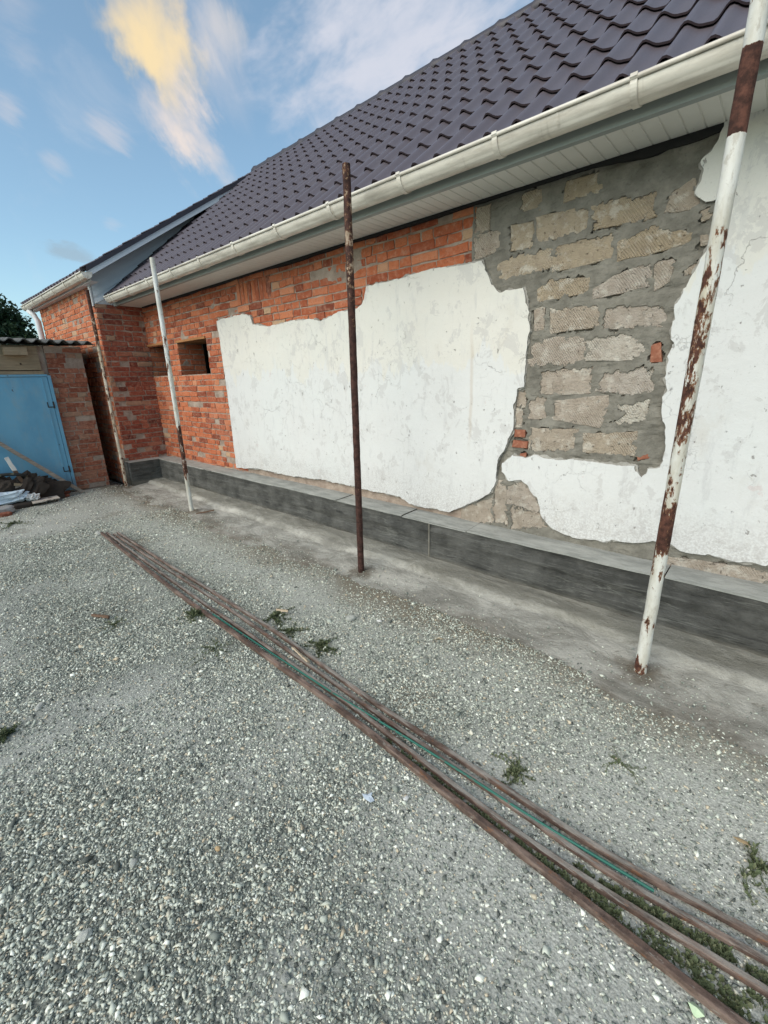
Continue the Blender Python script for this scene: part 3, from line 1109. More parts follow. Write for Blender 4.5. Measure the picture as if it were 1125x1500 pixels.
# ------------------------------------------------------------------ plaster sheets
def plaster(name, pts, seed, thick=.026, jit=.015, m=None):
    Y = WALL_Y - thick - .012
    ol = frac_outline(pts, jit, .010, seed)
    bm = bmesh.new()
    vs = [bm.verts.new((p[0], Y, p[1])) for p in ol]
    es = [bm.edges.new((vs[i], vs[(i + 1) % len(vs)])) for i in range(len(vs))]
    bmesh.ops.triangle_fill(bm, use_beauty=True, use_dissolve=False, edges=es)
    for f in bm.faces:
        f.material_index = 0
        if f.normal.y > 0:
            f.normal_flip()
    # ragged broken edge running back to the wall
    back = [bm.verts.new((v.co.x + random.gauss(0, .003), WALL_Y + .02, v.co.z + random.gauss(0, .003))) for v in vs]
    midv = [bm.verts.new((v.co.x + random.gauss(0, .0025), Y + .007, v.co.z + random.gauss(0, .0025))) for v in vs]
    n = len(vs)
    for i in range(n):
        j = (i + 1) % n
        for a, b in ((vs, midv), (midv, back)):
            f = bm.faces.new((a[i], a[j], b[j], b[i]))
            f.material_index = 1
    me = bpy.data.meshes.new(name)
    bm.to_mesh(me)
    bm.free()
    return link(name, me, [m or M_plaster, M_plaster_edge], house)


PY = WALL_Y - .03
LEFT = [(318, 470), (355, 460), (367, 462), (371, 475), (395, 478), (433, 469), (460, 467), (471, 470), (495, 458), (509, 455), (524, 451), (531, 445), (533, 440),
        (538, 418), (549, 417), (584, 409), (620, 398), (655, 391), (707, 382), (711, 395), (720, 418), (733, 429), (744, 424), (767, 421), (776, 458), (775, 489),
        (770, 529), (768, 567), (758, 571), (754, 591), (751, 631), (740, 658), (729, 676), (727, 702), (720, 720), (695, 735), (660, 749), (629, 744), (602, 738),
        (584, 727), (549, 720), (513, 711), (469, 702), (433, 698), (407, 693), (380, 687), (347, 685), (344, 662), (333, 569)]
RIGHT = [(1058, 190), (1043, 220), (1026, 239), (1030, 248), (1026, 269), (1019, 283), (1034, 295), (1054, 289), (1058, 300), (1046, 340), (1040, 355), (1027, 378), (1015, 403), (1002, 423), (990, 446), (987, 471),
         (983, 497), (989, 503), (978, 525), (974, 553), (977, 571), (970, 584), (973, 619), (975, 652), (972, 675), (967, 684), (949, 687), (946, 695), (940, 699),
         (932, 690), (930, 682), (891, 679), (859, 675), (840, 672), (818, 674), (783, 666), (769, 671), (751, 666), (737, 678), (735, 691), (747, 705), (765, 703),
         (775, 715), (787, 729), (793, 755), (810, 774), (838, 786), (886, 794), (896, 790), (925, 794), (957, 792), (981, 797), (996, 806), (1036, 812), (1076, 822), (1125, 828)]
plaster('plaster', [onY(x, y, PY) for x, y in LEFT], 61)
rp = [onY(x, y, PY) for x, y in RIGHT]
zb = rp[-1][1]
rp += [(.6, zb + .01), (1.4, zb - .02), (7.0, zb), (7.0, 2.80), (rp[0][0], 2.80)]
plaster('plaster', rp, 62)


def swollen(pts, d):
    out = []
    n = len(pts)
    area = sum(pts[i][0] * pts[(i + 1) % n][1] - pts[(i + 1) % n][0] * pts[i][1] for i in range(n))
    sg = 1 if area < 0 else -1
    for i in range(n):
        t = np.array(pts[(i + 1) % n]) - np.array(pts[i - 1])
        t /= max(np.linalg.norm(t), 1e-6)
        out.append((pts[i][0] + sg * -t[1] * d, pts[i][1] + sg * t[0] * d))
    return out


lp = [onY(x, y, PY) for x, y in LEFT]
plaster('undercoat', swollen(lp[:47], .007), 63, thick=.013, jit=.024, m=M_plaster_edge)
plaster('undercoat', [(min(x, 6.9), min(z, 2.79)) for x, z in swollen(rp, .007)], 64, thick=.013, jit=.024, m=M_plaster_edge)

# ------------------------------------------------------------------ plinth
mb = MB()
px_ = np.arange(-7.74, 7.0, .022)
pz_ = np.linspace(.03, .41, 30)
PX, PZ = np.meshgrid(px_, pz_, indexing='ij')
board = np.sin(PZ / .38 * math.pi * 5.2 + fbm(PX * .6, PZ * 3, 90, 3) * 3)
pn = (fbm(PX * 1.5, PZ * 24, 81, 4) - .5) * .026 + board * .004 + (fbm(PX * 12, PZ * 16, 82, 3) - .5) * .012
pn *= np.clip((.41 - PZ) / .02, .25, 1)
mb.grid(np.dstack([PX, 2.93 - pn, PZ]), 0)
ry = np.arange(2.46, 2.96, .03)
RY, RZ = np.meshgrid(ry, pz_, indexing='ij')
rn = (fbm(RY * 2.5, RZ * 24, 85, 4) - .5) * .018
rn *= np.clip((.41 - RZ) / .02, .25, 1)
mb.grid(np.dstack([-7.74 + rn, RY, RZ]), 0)
mb.box(-7.98, -7.74, 2.455, 2.459, .03, .41, 0)
mb.build('plinth', M_plinth, house, smooth=True)
cp = MB()
edges = [-7.74, -5.9, -4.42, -3.3, -2.42, -1.74, -.35, 1.2, 2.8, 4.4, 7.0]
for a, b in zip(edges[:-1], edges[1:]):
    xs_ = np.linspace(a + .004, b - .004, max(2, int((b - a) / .05)))
    ys_ = np.linspace(2.925, 3.18, 7)
    X_, Y_ = np.meshgrid(xs_, ys_, indexing='ij')
    tl = random.gauss(0, .003)
    Z_ = .413 + (fbm(X_ * 5, Y_ * 5, 95, 3) - .5) * .010 + tl + (Y_ - 2.93) * .03
    edge = (fbm(X_ * 9, X_ * 0, 97, 4) - .5) * .012
    Y_ = np.where(Y_ < 2.93, Y_ + edge, Y_)
    cp.grid(np.dstack([X_, Y_, Z_]), 0)
    fr = np.dstack([np.array([X_[:, 0], X_[:, 0]]).T, np.array([Y_[:, 0], Y_[:, 0]]).T, np.array([Z_[:, 0], Z_[:, 0] - .010]).T])
    cp.grid(fr, 0, True)
X_, Y_ = np.meshgrid(np.linspace(-7.98, -7.738, 6), np.linspace(2.46, 3.18, 14), indexing='ij')
cp.grid(np.dstack([X_, Y_, .411 + (fbm(X_ * 5, Y_ * 5, 96, 3) - .5) * .008]), 0)
cp.build('coping', M_coping, house, smooth=False)
mb = MB()
mb.box(-2.115, -2.101, 2.919, 2.95, .06, .398)
mb.build('joint_strip', M_mortar_grey, house)


# ------------------------------------------------------------------ roof
def tile_sheet(mb, x0, x1, y0, z0, y1, z1, period=.174, step=.35, dx=.0145, amp=.042, lip=.019, mi=0, start=-.05):
    """Stamped metal tile: waves across; every row laps over the one below it."""
    L = math.hypot(y1 - y0, z1 - z0)
    sy, szz = (y1 - y0) / L, (z1 - z0) / L
    xs = np.arange(x0, x1 + dx / 2, dx)
    ph = ((xs + .825) / period) % 1.0
    wave = (0.5 + 0.5 * np.cos(2 * math.pi * ph)) ** 1.3 + .10 * np.cos(4 * math.pi * ph + .9)
    nrow = int(math.ceil(L / step))
    for k in range(nrow):
        a, b = k * step, min((k + 1) * step, L)
        if b - a < .02:
            continue
        lo = a - .012 if k else start
        ts = np.array([0, .011, .022, .08, .3, .6, 1.0])
        ss = lo + (b + .03 - lo) * ts
        hh = lip * (1 - (ss - a) / step)
        hh[0] -= .009
        XX, SS = np.meshgrid(xs, ss, indexing='ij')
        H = amp * wave[:, None] + hh[None] + .0035 * (np.floor((XX + .3) / 1.044) % 2) + (fbm(XX * .7, SS * .9, 401, 3) - .5) * .018
        P = np.dstack([XX, y0 + sy * SS - szz * H, z0 + szz * SS + sy * H])
        mb.grid(P[:, 1:], mi)
        mb.grid(P[:, :2], mi + 1)


mb = MB()
RID = (5.30, 5.09)
EAVE = (2.72, 2.918)
tile_sheet(mb, -7.97, 7.0, EAVE[0], EAVE[1], RID[0], RID[1] + .0)
roof = mb.build('roof', [M_roof, M_lip], house, smooth=True)
mb = MB()
mb.add([(-7.97, 5.30, 5.06), (7.0, 5.30, 5.06), (7.0, 7.9, 2.8), (-7.97, 7.9, 2.8)], [(0, 3, 2, 1)], 0)
mb.add([(-7.97, 2.74, 2.888), (7.0, 2.74, 2.888), (7.0, 5.29, 5.025), (-7.97, 5.29, 5.025)], [(0, 1, 2, 3)], 0)
mb.box(-11.3, 7.0, 7.4, 7.5, -.1, 2.9, 0)
mb.box(6.9, 6.99, 3.2, 7.45, -.1, 2.9, 0)
mb.build('rear_slope', M_roof_side, house)
rc = MB()
xs_ = np.arange(-7.6, 7.0, .06)
pts, rad = [], []
for x in xs_:
    ph = (x / .42) % 1.0
    pts.append((x, RID[0], RID[1] + .012))
    rad.append(.072 + (.014 if ph < .16 else 0))
rc.tube(pts, rad, 14)
rc.build('ridge_cap', M_roof_side, house, smooth=True)

# flashing where the roof runs up to the gable of the extension
mb = MB()
n_ = 40
for i in range(n_):
    t0, t1 = i / n_, (i + 1) / n_
    y_a, z_a = EAVE[0] + (RID[0] - EAVE[0]) * t0, EAVE[1] + (RID[1] - EAVE[1]) * t0
    y_b, z_b = EAVE[0] + (RID[0] - EAVE[0]) * t1, EAVE[1] + (RID[1] - EAVE[1]) * t1
    w_ = .035
    mb.add([(-7.955, y_a, z_a + .03), (-7.955, y_b, z_b + .03), (-7.955, y_b, z_b + .062 + .010 * math.sin(i * 1.4)), (-7.955, y_a, z_a + .062 + .010 * math.sin((i - 1) * 1.4))], [(0, 1, 2, 3)])
mb.build('flashing', M_black, house)

# extension roof, barge board, gable siding
EXE, EXR = (2.36, 3.165), (5.30, 5.075)
mb = MB()
tile_sheet(mb, -11.45, -7.60, EXE[0], EXE[1], EXR[0], EXR[1])
mb.add([(-11.45, 5.30, 5.05), (-7.60, 5.30, 5.05), (-7.60, 8.2, 3.1), (-11.45, 8.2, 3.1)], [(0, 3, 2, 1)], 0)
mb.build('extension_roof', [M_roof, M_lip], house, smooth=True)
sl = (EXR[1] - EXE[1]) / (EXR[0] - EXE[0])


def rake(x0, x1, d0, d1, y0=EXE[0], y1=EXR[0], name='', m=None, solid=True):
    b = MB()
    z = lambda y: EXE[1] + (y - EXE[0]) * sl
    v = []
    for x in (x0, x1):
        v += [(x, y0, z(y0) + d0), (x, y1, z(y1) + d0), (x, y1, z(y1) + d1), (x, y0, z(y0) + d1)]
    b.add(v, [(0, 1, 2, 3), (7, 6, 5, 4), (0, 4, 5, 1), (1, 5, 6, 2), (2, 6, 7, 3), (3, 7, 4, 0)])
    return b.build(name, m, house, fix=True)


rake(-7.62, -7.585, -.015, .055, name='verge_trim', m=M_roof_side)
rake(-7.625, -7.598, -.085, -.016, name='barge_board', m=M_white)
rake(-7.96, -7.626, -.075, -.055, name='verge_soffit', m=M_siding)
mb = MB()
nb = 7
for i in range(nb):                                    # lap boards parallel to the rake
    d1, d0 = -.07 - i * .10, -.07 - (i + 1) * .10
    z = lambda y: EXE[1] + (y - EXE[0]) * sl
    lo = lambda y: 2.80
    ya = 2.50
    pa, pb = [], []
    yb = 5.2
    for (y, dd, xo) in ((ya, d0, .016), (yb, d0, .016), (yb, d1, .003), (ya, d1, .003)):
        pa.append((-7.985 + xo, y, max(z(y) + dd, 2.795)))
    mb.add(pa, [(0, 1, 2, 3)])
    y2 = ya
    mb.add([(-7.985 + .016, ya, max(z(ya) + d0, 2.795)), (-7.985 + .016, yb, z(yb) + d0), (-7.985 + .001, yb, z(yb) + d0), (-7.985 + .001, ya, max(z(ya) + d0, 2.795))], [(3, 2, 1, 0)])
mb.add([(-7.99, 2.47, 2.795), (-7.99, 5.28, 2.795), (-7.99, 5.28, 5.0), (-7.99, 2.47, 3.17)], [(0, 1, 2, 3)])
mb.build('gable_siding', M_siding, house)


# gutters
def gutter(name, x0, x1, yb, ztop, r=.066, parent=house):
    prof = []
    yc, zc = yb - r - .004, ztop - .012
    prof.append((yb - .002, ztop + .012))
    for a in np.linspace(0, math.pi, 29):
        k_ = 1.07 if .36 < a / math.pi < .70 else 1.0
        prof.append((yc + r * k_ * math.cos(a), zc - r * k_ * math.sin(a) * .98))
    # rolled front lip
    for a in np.linspace(0, 1.5 * math.pi, 8):
        prof.append((yc - r - .008 + .008 * math.cos(a), zc + .004 + .010 * math.sin(a) + .006))
    mb = MB()
    mb.profile(prof, x0, x1, nseg=60)
    inner = [(y + (yc - y) * .05, z + .003) for y, z in prof[:30]]
    mb.profile(inner[::-1], x0, x1, nseg=1)
    for x in (x0, x1):
        mb.add([(x, y, z) for y, z in prof[:31]], [tuple(range(31))])
    g = mb.build(name, M_gutter, parent, smooth=True)
    return g, yc, zc, r


def bracket(parent, x, yc, zc, r, w=.030):
    b = MB()
    prof = [(yc + (r + .0095) * math.cos(a), zc - (r + .0095) * math.sin(a)) for a in np.linspace(-.1, math.pi + .02, 18)]
    prof += [(yc - r - .020, zc + .010), (yc - r - .014, zc + .026), (yc - r + .004, zc + .022)]
    pin = [(yc + (y - yc) * .90, zc + (z - zc) * .90 + .001) for y, z in prof]
    b.profile(prof + pin[::-1], x - w / 2, x + w / 2, closed=True, cap=True)
    b.box(x - w / 2, x + w / 2, yc + r - .002, yc + r + .03, zc - .04, zc - .028)
    o = b.build('bracket', M_gutter, parent, fix=True)
    return o


g, yc, zc, r_ = gutter('gutter', -7.86, 7.0, 2.742, 2.885)
x = -.756
for k in range(-10, 8):
    xx = -.756 + k * .69
    if -7.8 < xx < 6.9:
        bracket(g, xx, yc, zc, r_)
mb = MB()
mb.profile([(yc + (r_ + .003) * math.cos(a), zc - (r_ + .003) * math.sin(a)) for a in np.linspace(0, math.pi, 14)], -1.105, -1.095)
mb.build('joint_sleeve', M_gutter, g)
g2, yc2, zc2, r2_ = gutter('gutter', -11.45, -7.57, 2.42, 3.135)
for k in range(6):
    bracket(g2, -11.2 + k * .68, yc2, zc2, r2_)
mb = MB()
mb.profile([(2.40, 3.17), (2.40, 3.04), (2.5, 3.04)], -11.4, -7.62)
mb.build('extension_fascia', M_white, house)

# fascia and soffit
mb = MB()
mb.profile([(2.75, 2.95), (2.745, 2.778), (2.785, 2.778), (2.785, 2.80)], -7.95, 7.0)
mb.build('fascia', M_fascia, house)
mb = MB()
x = -7.97
prof = []
while x < 7.0:
    prof += [(x, 2.798), (x + .070, 2.798), (x + .073, 2.804), (x + .077, 2.804)]
    x += .08
v = [(px0, y, z) for y in (2.785, 3.19) for (px0, z) in prof]
n_ = len(prof)
mb.add(v, [(i, i + 1, n_ + i + 1, n_ + i) for i in range(n_ - 1)])
mb.build('soffit', M_soffit, house)
mb = MB()   # black strip: wall head gap, widened to stand in for eave shadow
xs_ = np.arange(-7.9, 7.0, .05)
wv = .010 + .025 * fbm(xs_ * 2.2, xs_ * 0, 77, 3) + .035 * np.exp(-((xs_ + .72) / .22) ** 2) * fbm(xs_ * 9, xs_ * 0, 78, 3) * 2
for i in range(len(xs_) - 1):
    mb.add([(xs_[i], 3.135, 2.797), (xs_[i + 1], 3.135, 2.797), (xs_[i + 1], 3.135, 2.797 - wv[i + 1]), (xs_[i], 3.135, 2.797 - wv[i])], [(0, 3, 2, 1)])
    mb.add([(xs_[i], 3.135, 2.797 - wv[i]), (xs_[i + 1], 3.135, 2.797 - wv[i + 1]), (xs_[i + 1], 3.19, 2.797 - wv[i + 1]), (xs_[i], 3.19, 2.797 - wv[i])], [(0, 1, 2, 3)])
mb.build('eave_shade_strip', M_black, house)

# white downpipes and corner trim of the extension
mb = MB()
mb.tube([(-11.22, 2.34, 3.05), (-11.18, 2.40, 2.96), (-11.12, 2.43, 2.85), (-11.12, 2.43, .1)], .05, 12)
mb.build('downpipe', M_white, house, smooth=True)
mb = MB()
mb.box(-8.04, -7.972, 2.465, 2.485, 2.76, 3.04)
mb.build('corner_trim', M_white, house)


# ------------------------------------------------------------------ poles
def pole(label, base, top, r, m, seed):
    mb = MB()
    rr = np.random.default_rng(seed)
    n = 60
    b, t = np.array(base, float), np.array(top, float)
    pts, rad = [], []
    for i in range(n + 1):
        k = i / n
        pts.append(b + (t - b) * k + np.array([rr.normal(0, .0006), rr.normal(0, .0006), 0]))
        rad.append(r * (1 + rr.normal(0, .008)))
    mb.tube(pts, rad, 16, cap=False)
    # open top: rim and dark bore
    ax_ = (t - b) / np.linalg.norm(t - b)
    mb.tube([t, t + ax_ * .0005, t - ax_ * .10], [r, r * .86, r * .86], 16, cap=False)
    o = mb.build('pole', m, smooth=True)
    return tag(o, label, 'pole', 'steel poles set in the ground along the house')


pole('thick white pole with rust patches and a brown band, tallest and nearest at right', (-.327, 2.455, -.12), (-.306, 2.40, 3.0), .031,
     pole_mat('peeling_white_near', [(0, .55), (.08, .42), (.16, .70), (.35, .56), (.5, .72), (.70, .58), (.78, .43), (.95, .46), (1.10, .60), (1.35, .54), (1.55, .49), (1.8, .51), (1.95, .55), (2.15, .58), (2.2, .9), (2.46, .95), (2.475, 0.0), (2.72, 0.0), (2.735, .75), (3.1, .6)], seed=2.3), 1)
pole('dark brown rusty pole in front of the white plaster panel', (-2.475, 2.43, -.1), (-2.412, 2.40, 2.965), .027,
     pole_mat('brown_flaking', [(0, .30), (.4, .22), (1.3, .22), (1.9, .28), (2.2, .38), (2.5, .44), (2.8, .40), (3.1, .36)], paint=(.40, .30, .22), rust=(.055, .024, .018), seed=5.1, squash=.8), 2)
pole('white pole with a rust brown lower half, before the brick window openings', (-5.495, 2.365, -.1), (-5.54, 2.40, 2.965), .026,
     pole_mat('half_white', [(0, .72), (.42, .70), (.55, .40), (1.0, .32), (1.15, .50), (1.3, .64), (2.0, .58), (3.1, .66)], paint=(.68, .69, .67), seed=8.8), 3)
pole('mottled rust and white pole at the corner of the brick extension', (-7.80, 2.37, -.1), (-7.865, 2.40, 2.96), .025,
     pole_mat('mottled', [(0, .60), (.5, .60), (1.2, .55), (2.2, .56), (2.5, .42), (3.1, .34)], paint=(.62, .56, .46), seed=12.4, squash=.5), 4)


# ------------------------------------------------------------------ long steel sections lying on the gravel
def bar(label, pts, w, h, m, seed, z_add=0.0, name='steel_bar', round_=False):
    rr = np.random.default_rng(seed)
    xs = np.linspace(pts[0][0], pts[-1][0], 160)
    px0 = [p[0] for p in pts]
    ys = np.interp(xs, px0, [p[1] for p in pts])
    ker = np.ones(9) / 9
    yp = np.pad(ys, 4, mode='edge')
    e0, e1 = ys[0], ys[-1]
    ys = np.convolve(yp, ker, 'valid')
    ys[0], ys[-1] = e0, e1
    gz = gh(xs, ys)
    k2 = np.ones(41) / 41
    zs = np.convolve(np.pad(gz, 20, mode='edge'), k2, 'valid') + .006 + z_add
    mb = MB()
    if round_:
        mb.tube(list(zip(xs, ys, zs + w)), w, 10)
    else:
        c_ = .003
        prof = [(-w / 2 + c_, 0), (w / 2 - c_, 0), (w / 2, c_), (w / 2, h - c_), (w / 2 - c_, h), (-w / 2 + c_, h), (-w / 2, h - c_), (-w / 2, c_)]
        V, F = [], []
        for i in range(160):
            jt = rr.normal(0, .0006, (8, 2))
            for k, (a, b) in enumerate(prof):
                V.append((xs[i], ys[i] + a + jt[k, 0], zs[i] + b + jt[k, 1]))
        for i in range(159):
            for k in range(8):
                l = (k + 1) % 8
                F.append((i * 8 + k, i * 8 + l, (i + 1) * 8 + l, (i + 1) * 8 + k))
        # hollow ends: a rim and a recessed dark plug
        for i, s in ((0, 1), (159, -1)):
            o = len(V)
            for k, (a, b) in enumerate(prof):
                V.append((xs[i], ys[i] + a * .82, zs[i] + h / 2 + (b - h / 2) * .82))
            for k, (a, b) in enumerate(prof):
                V.append((xs[i] + .05 * s, ys[i] + a * .82, zs[i] + h / 2 + (b - h / 2) * .82))
            for k in range(8):
                l = (k + 1) % 8
                F.append((i * 8 + k, i * 8 + l, o + l, o + k))
                F.append((o + k, o + l, o + 8 + l, o + 8 + k))
            F.append(tuple(o + 8 + k for k in range(8)))
        mb.add(V, F)
    o = mb.build(name, m, fix=True, smooth=False)
    return tag(o, label, 'steel bar', 'long steel bars lying on the gravel')


bar('rusty square steel tube lying on gravel, the front one of the bundle', [(-5.55, 1.335), (-3.155, 1.215), (-1.402, 1.185), (-.644, 1.134), (-.15, 1.108), (.207, 1.085), (1.1, 1.04)], .025, .028, M_rust, 1)
bar('dusty rusty tube, second from the front, under the thin green rod', [(-5.52, 1.378), (-2.98, 1.275), (-1.35, 1.240), (-.61, 1.185), (-.224, 1.178), (.235, 1.215), (1.1, 1.25)], .021, .022, M_rust_dusty, 2)
bar('dusty rusty bar, third from the front of the bundle on the gravel', [(-5.42, 1.419), (-2.64, 1.352), (-1.195, 1.285), (-.484, 1.268), (-.133, 1.25), (.248, 1.300), (1.1, 1.37)], .021, .019, M_rust_dusty, 3)
bar('rearmost rusty bar of the bundle, closest to the house', [(-5.43, 1.462), (-2.26, 1.397), (-1.329, 1.334), (-.586, 1.318), (-.148, 1.312), (.246, 1.358), (1.1, 1.42)], .022, .023, M_rust_dusty, 4)
M_green = mat('green_painted_rod', lambda n, P, b: n.mix(n.step(n.noise(P, 30, 4), .58, .68), n.mix(n.noise(P, 9, 3), (.015, .10, .075), (.03, .17, .125)), (.12, .10, .08)), .5, spec=.4)
bar('thin green rod lying along the rusty bars', [(-2.79, 1.232), (-1.552, 1.236), (-.873, 1.262), (-.378, 1.268), (-.03, 1.288)], .0052, .01, M_green, 5, z_add=.014, name='green_rod', round_=True)

# ------------------------------------------------------------------ shed
shed = thing('shed', 'small brick shed with blue steel door and wavy grey sheet roof', 'shed', (-9, .9, 0))
mb = MB()
brickwork(mb, (-8.25, 1.785), (0, 1), (1, 0), .475, 0.02, 2.20, 14, course=.072, rough=1.0)
brickwork(mb, (-8.25, -.35), (0, 1), (1, 0), .45, 0.02, 2.20, 15, course=.072, rough=1.0)
mb.box(-11.0, -8.252, 2.20, 2.258, -.05, 2.18, 0)
mb.box(-11.0, -8.252, -.33, -.27, -.05, 2.18, 0)
mb.box(-11.0, -10.9, -.3, 2.2, -.05, 2.18, 0)
mb.box(-8.55, -8.27, 1.79, 2.25, -.05, 2.2, 0)
mb.box(-8.50, -8.27, 1.69, 1.784, -.05, 2.2, 0)
mb.box(-8.62, -8.56, -.26, 2.19, -.05, 2.22, 0)
mb.build('wall', [M_mortar, M_brick_old], shed, tint=True)
door = MB()
door.box(-8.235, -8.20, .12, 1.735, .05, 1.765)
door.box(-8.215, -8.193, 1.66, 1.675, .06, 1.75)
d_ = door.build('door', M_blue, shed)
fm = MB()
fm.box(-8.24, -8.192, 1.742, 1.782, .03, 1.785)
fm.box(-8.24, -8.192, .10, 1.742, 1.770, 1.80)
fm.build('door_frame', M_blue, shed)
for zz in (.38, 1.36):
    hb = MB()
    hb.tube([(-8.188, 1.737, zz - .05), (-8.188, 1.737, zz + .05)], .010, 8)
    hb.box(-8.199, -8.192, 1.66, 1.735, zz - .035, zz - .022)
    hb.box(-8.199, -8.192, 1.66, 1.672, zz - .022, zz + .045)
    hb.build('hinge', M_iron, d_)
lb = MB()
lb.box(-8.26, -8.225, -.1, 1.70, 1.86, 2.19)
lb.box(-8.24, -8.21, -.1, 1.72, 1.802, 1.848)
l_ = lb.build('lintel_panel', M_wood_tan, shed)
wb = MB()
wb.box(-8.224, -8.10, 1.30, 1.56, 2.06, 2.16)
wb.build('wooden_block', M_wood_tan, shed)
for yy in (1.22, 1.47, .9):
    hb = MB()
    hb.tube([(-8.224, yy, 1.945), (-8.217, yy + .002, 1.944)], .012, 8)
    hb.build('bolt', M_iron, l_)
mb = MB()
ys_ = np.arange(-.6, 2.42, .0125)
xs_ = np.linspace(-11.2, -8.06, 30)
XX, YY = np.meshgrid(xs_, ys_, indexing='ij')
ZZ = 2.265 + .024 * np.cos(YY / .155 * 2 * math.pi) + (YY - 1.3) * -.015 + (XX + 8.06) * -.06 + (fbm(XX * 2, YY * 2, 55, 2) - .5) * .02
top = np.dstack([XX, YY, ZZ])
mb.grid(top, 0)
mb.grid(top - np.array([0, 0, .012]), 0, True)
edge = np.stack([top[-1], top[-1] - np.array([0, 0, .012])])
mb.grid(edge, 0, True)
mb.build('roof', M_slate, shed, smooth=True)

# ------------------------------------------------------------------ odds and ends before the shed door
def plank(name, label, cat, a, b, w, t, m, seed=0, group=None):
    a, b = np.array(a, float), np.array(b, float)
    d = (b - a) / np.linalg.norm(b - a)
    s = np.cross(d, [1, 0, 0.2])
    s /= np.linalg.norm(s)
    n = np.cross(d, s)
    rr = np.random.default_rng(seed)
    mb = MB()
    V, F = [], []
    N = 14
    for i in range(N + 1):
        p = a + (b - a) * i / N
        for (k, l) in ((-1, -1), (1, -1), (1, 1), (-1, 1)):
            V.append(p + s * (k * w / 2 + rr.normal(0, .002)) + n * (l * t / 2 + rr.normal(0, .001)))
    for i in range(N):
        for k in range(4):
            l = (k + 1) % 4
            F.append((i * 4 + k, i * 4 + l, i * 4 + 4 + l, i * 4 + 4 + k))
    F.append((3, 2, 1, 0))
    F.append(tuple(N * 4 + k for k in range(4)))
    mb.add(V, F)
    return tag(mb.build(name, m, fix=True), label, cat, group)


plank('plank', 'long grey plank leaning across the foot of the blue shed door', 'plank', (-8.02, 1.80, .02), (-8.10, .45, 1.45), .05, .025, M_wood_grey, 1)
M_stake = mat('half_painted_stake', lambda n, P, b: n.mix(n.step(n.sep(P)[2], .50, .52), (.10, .062, .04), (.62, .60, .56)), .9)
plank('stake', 'wooden stake with a white painted top leaning in the rubbish pile', 'stake', (-7.86, 1.17, .02), (-7.93, .99, .70), .045, .035, M_stake, 2)


def slab(name, label, cat, corners, t, m, z=.02, hole=None):
    mb = MB()
    ol = frac_outline([np.array(c) for c in corners], .006, .03, hash(name) % 97 if False else 13)
    n = len(ol)
    V = [(p[0], p[1], gh(p[0], p[1]) + z + t) for p in ol] + [(p[0], p[1], gh(p[0], p[1]) + z) for p in ol]
    F = [tuple(range(n))] + [(i, n + i, n + (i + 1) % n, (i + 1) % n) for i in range(n)] + [tuple(range(2 * n - 1, n - 1, -1))]
    mb.add(V, F)
    return tag(mb.build(name, m, fix=True), label, cat)


M_ply = mat('pale_plywood', lambda n, P, b: n.mix(n.step(n.noise(n.vmath('SUBTRACT', P, (-8.0, 1.3, 0)), 9, 3), .63, .66), n.mix(n.noise(P, 9, 5), (.50, .44, .37), (.62, .56, .48)), (.20, .17, .14)), .9)
slab('plywood_board', 'pale square plywood offcut lying flat before the blue door', 'board', [(-8.22, 1.13), (-8.33, 1.46), (-7.67, 1.43), (-7.60, 1.10)], .014, M_ply, z=.045)


def lump(name, label, cat, c, size, m, seed, sub=3, rough=.25, rot=0, group=None, boxy=0.0, fq=1.6):
    bm = bmesh.new()
    bmesh.ops.create_icosphere(bm, subdivisions=sub, radius=1)
    rr = np.random.default_rng(seed)
    off = rr.uniform(0, 50, 3)
    for v in bm.verts:
        p = np.array(v.co)
        if boxy:
            q = np.sign(p) * np.abs(p) ** (1 - boxy)
            p = q
        d = 1 + rough * (2 * fbm(np.array([p[0] * fq + off[0] + p[2] * fq * .6]), np.array([p[1] * fq + off[1] - p[2] * fq * .45]), seed, 4)[0] - 1)
        p = p * d * np.array(size)
        ca, sa = math.cos(rot), math.sin(rot)
        v.co = (c[0] + p[0] * ca - p[1] * sa, c[1] + p[0] * sa + p[1] * ca, c[2] + p[2])
    me = bpy.data.meshes.new(name)
    bm.to_mesh(me)
    bm.free()
    return tag(link(name, me, m), label, cat, group)


M_foam = mat('pale_blue_plastic', lambda n, P, b: n.mix(n.step(n.noise(P, 30, 3), .64, .68), n.mix(n.noise(P, 7, 4), (.50, .62, .72), (.66, .73, .78)), (.10, .16, .30)), .5)
M_cinder = mat('grey_concrete_lump', f_mortar((.24, .23, .22), (.40, .39, .38)), .95)
M_cloth = mat('dark_rag', lambda n, P, b: n.mix(n.noise(P, 9, 5), (.012, .011, .010), (.06, .045, .035)), .95)
lump('plastic_sack', 'pale blue white plastic sack in the rubbish before the shed', 'sack', (-7.86, .84, .17), (.12, .25, .085), M_foam, 3, rough=.38, boxy=.45, sub=4, fq=2.6)
lump('concrete_lump', 'grey concrete lump lying before the blue plastic sack', 'rubble', (-7.55, .72, .06), (.10, .15, .05), M_cinder, 8, rough=.3, boxy=.4)
lump('brick_fragment', 'reddish brick fragment below the grey concrete lump', 'brick', (-7.42, .70, .025), (.07, .13, .03), M_brick_old, 9, rough=.15, boxy=.5)
lump('rag_heap', 'black rag heap under the leaning plank by the blue door', 'rags', (-8.0, .95, .16), (.16, .45, .24), M_cloth, 10, rough=.95, sub=5, fq=3.6)
lump('dark_plastic_box', 'dark plastic box half buried beside the plywood offcut', 'box', (-7.75, 1.0, .03), (.10, .11, .045), M_cloth, 11, rough=.1, boxy=.6)
mb = MB()
pts = [(-7.92 + .03 * math.sin(a * 2), .90 + .26 * math.cos(a), .38 + .09 * math.sin(a)) for a in np.linspace(.3, 5.4, 40)]
